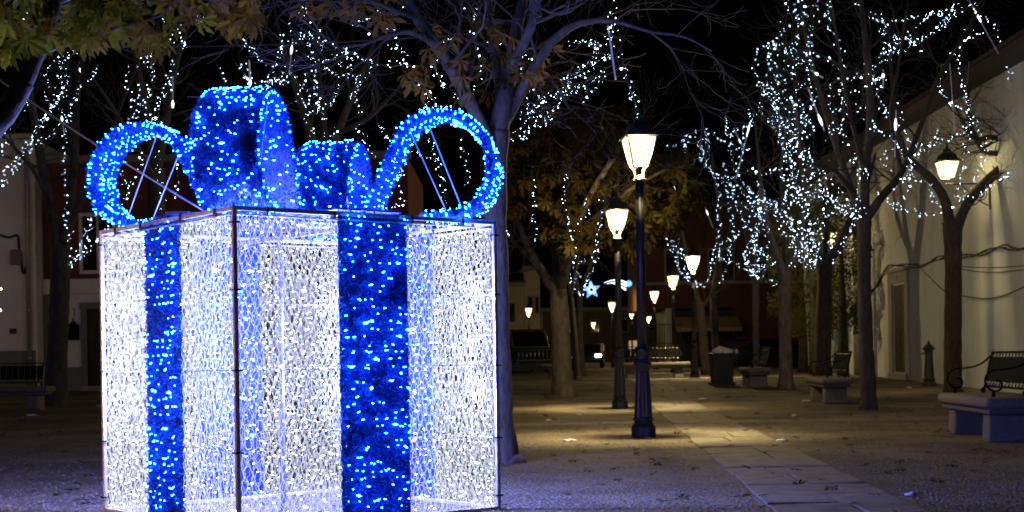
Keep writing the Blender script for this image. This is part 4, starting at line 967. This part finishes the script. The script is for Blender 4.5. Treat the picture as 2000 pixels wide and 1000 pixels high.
# ------------------------------------------------------------------ light strings
rs = random.Random(77)
def Z7(*q): return [(1450 + u / 2, v / 2) for u, v in q]
def Z5(*q): return [(950 + u / 2, v / 2) for u, v in q]
def Z3(*q): return [(450 + u / 2.222, v / 2.222) for u, v in q]
def Z1(*q): return [(u / 2, v / 2) for u, v in q]
STR = {}
def S_(key, D, *paths):
    STR.setdefault(key, []); [STR[key].append((D, p)) for p in paths]
S_('slim bare tree between second bench and doorway', 25.2,
   Z7((180, 0), (165, 100), (120, 190), (110, 250), (125, 330), (130, 410), (150, 540), (170, 600), (190, 640), (200, 700), (215, 760), (230, 820)),
   Z7((220, 0), (215, 110), (190, 200), (150, 290), (130, 390), (160, 470), (210, 560), (260, 640), (310, 720), (380, 790), (440, 840)),
   Z7((300, 0), (280, 70), (260, 170), (270, 250), (250, 300), (190, 400), (180, 500), (200, 600), (190, 690), (220, 800)),
   Z7((330, 0), (340, 100), (375, 170), (390, 280), (345, 350), (345, 440)),
   Z7((115, 190), (150, 180), (190, 230), (215, 330), (205, 420), (215, 490), (190, 560), (195, 660), (240, 730), (290, 750), (360, 800), (430, 850)),
   Z7((105, 330), (95, 380), (150, 400), (200, 440), (180, 480), (225, 500), (170, 560), (240, 620), (270, 700)),
   Z7((260, 250), (320, 220), (370, 265), (390, 300), (385, 350), (400, 420), (385, 470)),
   Z7((430, 0), (480, 45), (530, 65), (570, 85), (630, 75), (710, 60), (780, 50), (850, 0)),
   Z7((900, 5), (860, 40), (800, 70), (780, 110), (720, 150), (660, 165), (640, 155), (690, 185), (710, 205)),
   Z7((560, 90), (555, 150), (590, 200), (540, 215), (490, 245), (510, 260), (600, 210), (680, 165), (780, 90), (830, 65)),
   Z7((390, 510), (395, 400), (410, 340), (430, 310), (480, 290), (515, 305), (525, 350), (530, 390), (550, 420), (570, 460)),
   Z7((440, 400), (480, 460), (500, 505), (545, 520), (575, 545), (620, 590), (655, 630), (640, 690)),
   Z7((340, 520), (380, 490), (400, 550), (435, 610), (450, 650), (480, 680), (497, 690)),
   Z7((430, 600), (455, 700), (455, 760), (465, 840), (440, 850)),
   Z7((600, 410), (620, 450), (620, 500), (660, 550), (690, 590), (740, 560), (780, 500)))
S_('thick forked tree by the white wall', 32.0,
   Z7((890, 0), (940, 70), (985, 110), (1010, 180), (1030, 260), (1060, 350), (1080, 410), (1090, 440)),
   Z7((900, 110), (870, 130), (850, 200), (850, 260), (845, 320), (870, 370), (885, 420), (885, 520), (870, 600), (850, 680), (830, 770)),
   Z7((775, 520), (740, 560), (700, 590), (660, 625), (655, 680), (620, 710), (580, 740), (540, 760), (515, 810)),
   Z7((540, 755), (580, 790), (620, 815), (700, 835), (775, 828)),
   Z7((655, 690), (720, 720), (740, 770), (775, 805)),
   Z7((1098, 610), (1085, 650), (1040, 680), (990, 710), (935, 750), (895, 765), (850, 790), (815, 820)))
S_('pale bare tree between the mid distance benches', 35.3,
   Z7((0, 720), (50, 770), (110, 820), (180, 880), (230, 950), (290, 990)), Z7((20, 660), (70, 680), (110, 670), (145, 660)),
   Z7((80, 830), (60, 900), (40, 960), (20, 1000)), Z7((110, 790), (140, 840), (150, 900), (190, 960), (205, 1010)),
   Z7((230, 820), (280, 880), (310, 840), (330, 790)), Z7((260, 700), (280, 760), (250, 820), (270, 900), (235, 950)),
   Z7((10, 760), (70, 850), (100, 920), (90, 990), (130, 1030)), Z7((160, 770), (200, 840), (180, 900), (220, 1000), (190, 1040)),
   Z7((40, 800), (110, 780), (170, 800), (230, 770), (290, 740)), Z7((20, 960), (60, 1000), (40, 1050), (55, 1090)), Z7((300, 640), (310, 720), (360, 790), (400, 830), (330, 850), (250, 1010)),
   Z7((200, 960), (230, 1030), (270, 1010), (290, 1040)))
S_('dark forked tree behind the second bench', 41.5,
   Z7((440, 850), (420, 890), (390, 940), (360, 970), (330, 950)), Z7((250, 1040), (280, 1050), (300, 1000), (270, 940), (260, 890)), Z7((200, 920), (230, 900), (260, 930), (290, 960), (320, 930)))
S_('slim tree before the dark shopfront', 51,
   Z5((1060, 430), (1030, 480), (970, 510), (950, 540), (960, 600), (970, 670), (1000, 710), (1040, 780), (1080, 840)),
   Z5((930, 640), (950, 740), (990, 830), (1030, 900), (1060, 960), (1080, 1010), (1060, 1080)),
   Z5((1060, 660), (1070, 720), (1060, 780), (1070, 860), (1040, 920), (1015, 980), (1010, 1010), (1030, 1060), (1055, 1080)),
   Z5((1085, 740), (1060, 800), (1090, 880), (1050, 940), (1060, 1020), (1055, 1095)), Z5((1000, 1000), (1030, 1040), (1055, 1060), (1110, 1030), (1160, 1010)))
S_('slim tree beside the litter bin', 54,
   Z5((865, 500), (840, 580), (810, 650)), Z5((865, 500), (870, 580), (870, 660), (900, 710), (905, 800), (910, 900), (890, 990), (875, 1060), (860, 1110)),
   Z5((880, 520), (940, 560), (1000, 580), (1040, 585)))
S_('leaning slim tree behind the third lamp', 49,
   Z5((715, 570), (750, 560), (790, 530), (770, 600), (760, 660), (750, 690), (740, 720), (770, 770), (740, 830), (690, 880), (700, 920), (740, 970), (765, 1000)),
   Z5((695, 600), (685, 690)), Z5((680, 870), (710, 950), (740, 1010), (760, 1060), (800, 1100), (830, 1120)), Z5((740, 830), (730, 880), (750, 940), (770, 1010), (785, 1070), (850, 1125)),
   Z5((775, 545), (770, 590), (765, 650), (755, 690)))
S_('forked violet tree behind the gift box', 15.2,
   Z5((495, 0), (490, 60), (500, 100), (480, 150), (520, 200), (540, 270), (560, 350), (580, 400), (575, 470)),
   Z3((290, -20), (300, 30), (345, 75), (375, 120), (450, 205), (495, 215), (525, 230), (575, 265), (640, 275), (690, 290), (760, 280), (800, 300), (815, 355), (850, 390), (885, 440), (920, 475), (980, 490)),
   Z3((1030, 40), (1060, 60), (1050, 130), (1070, 220), (1080, 300), (1060, 390), (1040, 460), (1070, 510), (1050, 560)),
   Z3((980, 120), (955, 150), (920, 185)), Z3((870, 270), (900, 320), (925, 375), (975, 400), (990, 440)))
S_('leafy autumn tree', 25.5,
   Z5((390, 165), (430, 170), (430, 215), (430, 245), (390, 250), (360, 270), (300, 315), (345, 350), (295, 390), (265, 425), (240, 465), (170, 495)),
   Z5((100, 205), (150, 205), (185, 270), (165, 350), (160, 400), (170, 440), (135, 490), (95, 540), (150, 530), (180, 490)),
   Z5((210, 440), (240, 365), (295, 360), (330, 300), (380, 280), (390, 330), (400, 400)),
   Z5((190, 700), (185, 800), (190, 870), (195, 960)), Z5((310, 680), (305, 760), (310, 850), (350, 930)), Z5((380, 770), (390, 830), (360, 880), (340, 960)),
   Z5((450, 770), (445, 850), (435, 960), (430, 1010)), Z5((70, 890), (90, 915), (110, 910)))
S_('slim tree above the blue star', 51,
   Z5((430, 940), (420, 1020), (400, 1080), (375, 1130), (370, 1155)), Z5((320, 1060), (330, 1100), (350, 1140), (370, 1158)), Z5((340, 960), (350, 1040), (355, 1080), (345, 1120)), Z5((390, 1010), (345, 1045), (315, 1070), (312, 1120)))
S_('bare tree behind the tall middle loop of the bow', 30,
   Z3((345, 130), (340, 200), (350, 250), (370, 320), (370, 400), (385, 470), (400, 510), (430, 520)),
   Z3((225, 165), (210, 230), (190, 290), (175, 340), (210, 350), (250, 330), (310, 330)), Z3((20, 150), (90, 210), (135, 260), (180, 290)),
   Z3((400, 290), (450, 315), (500, 325), (535, 330), (545, 380), (550, 450), (565, 495)), Z3((500, 220), (510, 260), (530, 320), (555, 360)),
   Z3((300, 370), (300, 430), (330, 450), (330, 530), (360, 570), (360, 620)), Z3((630, 30), (655, 50), (650, 90), (670, 115), (700, 130), (725, 180), (730, 230)),
   Z3((850, 390), (860, 430), (845, 500)), Z3((550, 540), (555, 580), (580, 590), (600, 640), (620, 700)), Z3((640, 545), (670, 580), (700, 600)),
   Z3((850, 600), (875, 640), (900, 700), (920, 780), (930, 870), (935, 930)), Z3((740, 750), (735, 820), (745, 880), (710, 900)), Z3((690, 800), (680, 850), (685, 900)),
   Z3((1005, 600), (1018, 720), (1035, 800)), Z3((800, 660), (850, 680), (900, 690)), Z3((330, 330), (330, 400), (350, 440), (390, 470)), Z3((460, 540), (465, 580), (430, 585), (400, 575)),
   Z3((230, 160), (280, 190), (330, 150), (400, 170), (430, 200)), Z3((45, 290), (120, 350), (180, 345), (250, 370)))
S_('bare tree behind the left loop of the bow', 27,
   Z1((600, 150), (575, 220), (600, 270), (600, 310), (570, 370), (545, 440), (510, 480), (495, 500)), Z1((650, 290), (640, 360), (610, 420), (600, 470), (580, 490)),
   Z1((550, 320), (535, 390), (510, 460)), Z1((675, 290), (650, 350), (620, 400), (600, 450), (590, 480)), Z1((560, 600), (540, 660), (510, 740), (480, 800)),
   Z1((620, 580), (620, 650), (630, 740), (625, 820)), Z1((700, 640), (695, 720), (690, 780)), Z1((500, 640), (480, 700), (510, 720)),
   Z1((440, 80), (480, 70), (490, 30)), Z1((600, 60), (640, 90), (700, 140), (720, 180), (680, 210), (670, 290)), Z1((770, 20), (780, 80), (790, 90)), Z1((930, 140), (960, 180), (990, 190)), Z1((860, 270), (875, 320), (900, 370)), Z1((950, 240), (960, 300), (965, 380)))
S_('dark forked tree in front of the houses', 32,
   Z1((120, 35), (90, 90), (65, 130), (50, 180)), Z1((320, 130), (300, 165), (285, 210), (250, 260), (265, 300), (250, 350), (225, 400), (190, 440), (165, 465), (130, 520), (120, 560), (80, 625), (40, 680), (0, 730)),
   Z1((175, 360), (200, 430), (160, 490), (100, 575), (50, 640), (0, 680)), Z1((320, 235), (310, 330), (290, 400), (275, 450), (260, 480), (250, 520), (255, 600), (260, 700), (262, 800), (268, 880), (275, 960), (270, 1000)),
   Z1((45, 430), (40, 500), (15, 550), (0, 600)), Z1((370, 830), (345, 890), (320, 950), (290, 1000), (265, 1045)), Z1((420, 880), (380, 930), (350, 980), (300, 1010), (270, 1030)), Z1((360, 870), (335, 930), (320, 990), (285, 1020)),
   Z1((380, 250), (360, 300), (320, 330)), Z1((240, 230), (235, 300), (245, 360), (195, 420)), Z1((55, 400), (90, 430), (130, 375)))
ORD = ['first', 'second', 'third', 'fourth', 'fifth', 'sixth', 'seventh', 'eighth', 'ninth', 'tenth', 'eleventh', 'twelfth', 'thirteenth', 'fourteenth', 'fifteenth', 'sixteenth', 'seventeenth', 'eighteenth', 'nineteenth', 'twentieth'] + ['twenty-' + q for q in ('first', 'second', 'third', 'fourth', 'fifth', 'sixth', 'seventh', 'eighth', 'ninth')]
for key, nx in (('slim bare tree between second bench and doorway', 7), ('pale bare tree between the mid distance benches', 3), ('slim tree before the dark shopfront', 2), ('slim tree beside the litter bin', 2), ('bare tree behind the tall middle loop of the bow', 4), ('leafy autumn tree', 3), ('thick forked tree by the white wall', 2), ('bare tree behind the left loop of the bow', 2), ('dark forked tree in front of the houses', 1)):
    src = sorted(STR[key], key=lambda q: -len(q[1]))[:nx]
    for D_, pts_ in list(src):
        ox, oy, f1, f2 = rs.choice((-1, 1)) * rs.uniform(26, 62), rs.uniform(-30, 25), rs.uniform(0.4, 0.9), rs.random() * 6
        STR[key].append((D_ + rs.uniform(-0.6, 0.9), [(x_ + ox * math.cos(i_ * f1 + f2 * 0.2), y_ + oy + 7 * math.sin(i_ * f1 + f2)) for i_, (x_, y_) in enumerate(pts_)]))
for key, lst in STR.items():
    lst.sort(key=lambda q: sum(p[0] for p in q[1]) / len(q[1]))
    for k, (D, pts) in enumerate(lst):
        w3 = []; ph = rs.random() * 6; am = rs.uniform(0.2, 0.7)
        for i, (px, py) in enumerate(pts):
            p = P(px, py, D + am * math.sin(i * 0.8 + ph)); w3.append(tuple(p))
        cur = catmull(w3, 8); root = empty('light_string', cur[0])
        tag(root, f'light string {ORD[k]} from left in {key}', 'light string', 'white fairy light strings')
        MB().tube(cur, 0.0045, 4).build('wire', cable, root, off=cur[0])
        bb = MB(); acc = 0; nxt = 0.03; sp = 0.07 * (0.8 + D / 130)
        for i in range(len(cur) - 1):
            a, c = Vector(cur[i]), Vector(cur[i + 1]); L = (c - a).length
            while nxt <= acc + L:
                p = a.lerp(c, (nxt - acc) / L if L else 0); s = 0.0062 * (0.5 + D / 50)
                rr = s * (0.42 + 0.75 * rs.random() ** 1.5) if rs.random() > 0.03 else s * rs.uniform(1.7, 2.6)
                j = 0.035 * (0.6 + D / 60)
                bb.octa(p + Vector((rs.gauss(0, j), rs.gauss(0, j), rs.gauss(0, j * .8))), rr, Vector((rs.gauss(0, 1), rs.gauss(0, 1), rs.gauss(0, 1))), 1.0)
                nxt += sp * rs.uniform(0.7, 1.7)
            acc += L
        o = bb.build('bulbs', leds, root, off=cur[0]); o['kind'] = 'stuff'

# falling-snow light tubes hung in the branches
tube_m = mat('clear_tube', (0.35, 0.38, 0.42), 0.2, 0.1); tube_e = emis('tube_glow', (0.8, 1.0, 0.9), 3.0); tube_w = emis('tube_faint', (0.4, 0.5, 1.0), 0.10)
tubes = [(Z7((810, 250), (830, 515)), 32, 0, 'faint light tube right of the bright bare tree crown, above the wall lantern'), (Z7((600, 430), (595, 615)), 25, 0.3, 'glowing vertical light tube in the middle of the bare tree crown'),
         (Z7((255, 340), (320, 510)), 25, 0.75, 'slanting light tube with bright lower end amid the dense lights'), (Z7((265, 272), (315, 305)), 25, 0.5, 'short slanting light tube among dense lights high in the bare tree'),
         (Z7((550, 272), (550, 345)), 25, 0.3, 'short vertical light tube high in the bare tree'), (Z7((885, 0), (1000, 210)), 31, 0.28, 'long slanting light tube with bright spot at the upper right'),
         (Z7((778, 250), (770, 345)), 32, None, 'unlit light tube left of the long faint tube by the wall'), (Z7((885, 240), (878, 330)), 32, None, 'unlit light tube closest to the white wall'),
         (Z5((475, 100), (505, 310)), 15.5, 0, 'faint blue light tube hanging above the largest street lantern'), (Z5((1030, 480), (975, 700)), 50, 0.12, 'slanting light tube in the crown left of the bare tree'),
         (Z5((965, 500), (1000, 572)), 50, 0.7, 'short light tube next to the slanting one, right of the street lanterns'), (Z5((855, 810), (885, 890)), 54, 0.25, 'small light tube above the litter bin'),
         (Z3((270, 170), (255, 320)), 29, 0.3, 'bright light tube above the tall middle loop of the bow'), (Z3((80, 260), (85, 370)), 29, 0.9, 'light tube directly above the top of the tall loop'),
         (Z1((675, 300), (675, 418)), 26, 0.9, 'light tube above the left loop of the bow'), (Z1((240, 450), (250, 520)), 31, 0.2, 'light tube on the garland of the tree before the houses'), (Z1((975, 240), (978, 330)), 26, 0.9, 'light tube hanging just left of the middle loop top'),
         (Z7((195, 855), (190, 890)), 35, 0.5, 'tiny light tube low in the pale bare tree')]
for pts, D, t, lab in tubes:
    a, c = P(*pts[0], D), P(*pts[1], D); root = empty('light_tube', a); tag(root, lab, 'light tube', 'meteor light tubes')
    MB().tube([a, c], 0.009, 6).build('tube', tube_m if t is None else tube_w, root, off=a)
    if t: 
        q = a.lerp(c, t); d = (c - a) * 0.13; MB().tube([q - d, q, q + d], [0.008, 0.024, 0.013], 6).build('glow', tube_e, root, off=a)

# ------------------------------------------------------------------ star and comet over the street
bl_e = emis('star_blue', (0.05, 0.3, 1.0), 2.5); wh_e = emis('star_white', (0.75, 0.9, 1.0), 2.2)
def star(c, R, rr, m, name, root, off, rot=0.1, depth=0.0):
    pts = []
    for i in range(11):
        a = PI / 2 + rot + i * PI / 5; q = R if i % 2 == 0 else rr; pts.append((c[0] + q * math.cos(a), c[1] + depth, c[2] + q * math.sin(a)))
    MB().tube(pts, R * 0.11, 5).build(name, m, root, off=off)
c = P(1155, 566, 58); root = empty('star_ornament', c); tag(root, 'blue five pointed light star with white centre hung over the street', 'ornament'); star(c, 0.34, 0.14, bl_e, 'outer_star', root, c); star(c, 0.19, 0.08, wh_e, 'inner_star', root, c, 0.1, -0.05)
MB().tube([c + Vector((0, 0.02, 0.34)), c + Vector((0, 0.02, 3.2))], 0.01, 4).build('hanger', cable, root, off=c)
c = P(1228, 554, 60); root = empty('comet_ornament', c); tag(root, 'comet light ornament with blue ball and three white tails', 'ornament')
bm = MB(); 
for i in range(9):
    a = i * PI / 4.5; 
bm.lathe([(0.02, -0.13), (0.1, -0.09), (0.14, 0), (0.1, 0.09), (0.02, 0.13)], 10, c=tuple(c)); bm.build('ball', bl_e, root, off=c)
for q in (Z5((545, 1104), (520, 1095), (490, 1095), (460, 1105)), Z5((548, 1118), (525, 1108), (495, 1104), (470, 1108)), Z5((545, 1132), (530, 1122), (510, 1112), (490, 1106))):
    ps = catmull([tuple(P(x_, y_, 60)) for x_, y_ in q], 6); MB().tube(ps, [0.045 * (1 - 0.85 * i / len(ps)) for i in range(len(ps))], 5).build('tail', wh_e, root, off=c)
MB().tube([c + Vector((0, 0.1, 0.1)), c + Vector((0, 0.1, 3.0))], 0.01, 4).build('hanger', cable, root, off=c)

# overhead cables and guy rope
def span(name, a, c, sag, r, m, label):
    pts = [a.lerp(c, t / 20) - UP * sag * 4 * (t / 20) * (1 - t / 20) for t in range(21)]
    tag(MB().tube(pts, r, 5).build(name, m), label, 'cable')
top = box.matrix_basis @ Vector((S / 2 - 0.35, S / 2 + 0.35, S + 0.03))
span('guy_rope', P(-120, 70, 13.5), top, 0.05, 0.008, mat('rope', (0.4, 0.3, 0.3), 0.7), 'thin reddish guy rope running down to the bow through its left loop')
span('overhead_cable', P(-60, 84, 20), P(960, 62, 20.5), 0.12, 0.01, cable, 'thin overhead cable crossing behind the chestnut leaves')
span('street_cable', P(1080, 470, 58) , P(1330, 455, 60), 0.2, 0.012, cable, 'thin cable across the far street carrying star and comet')
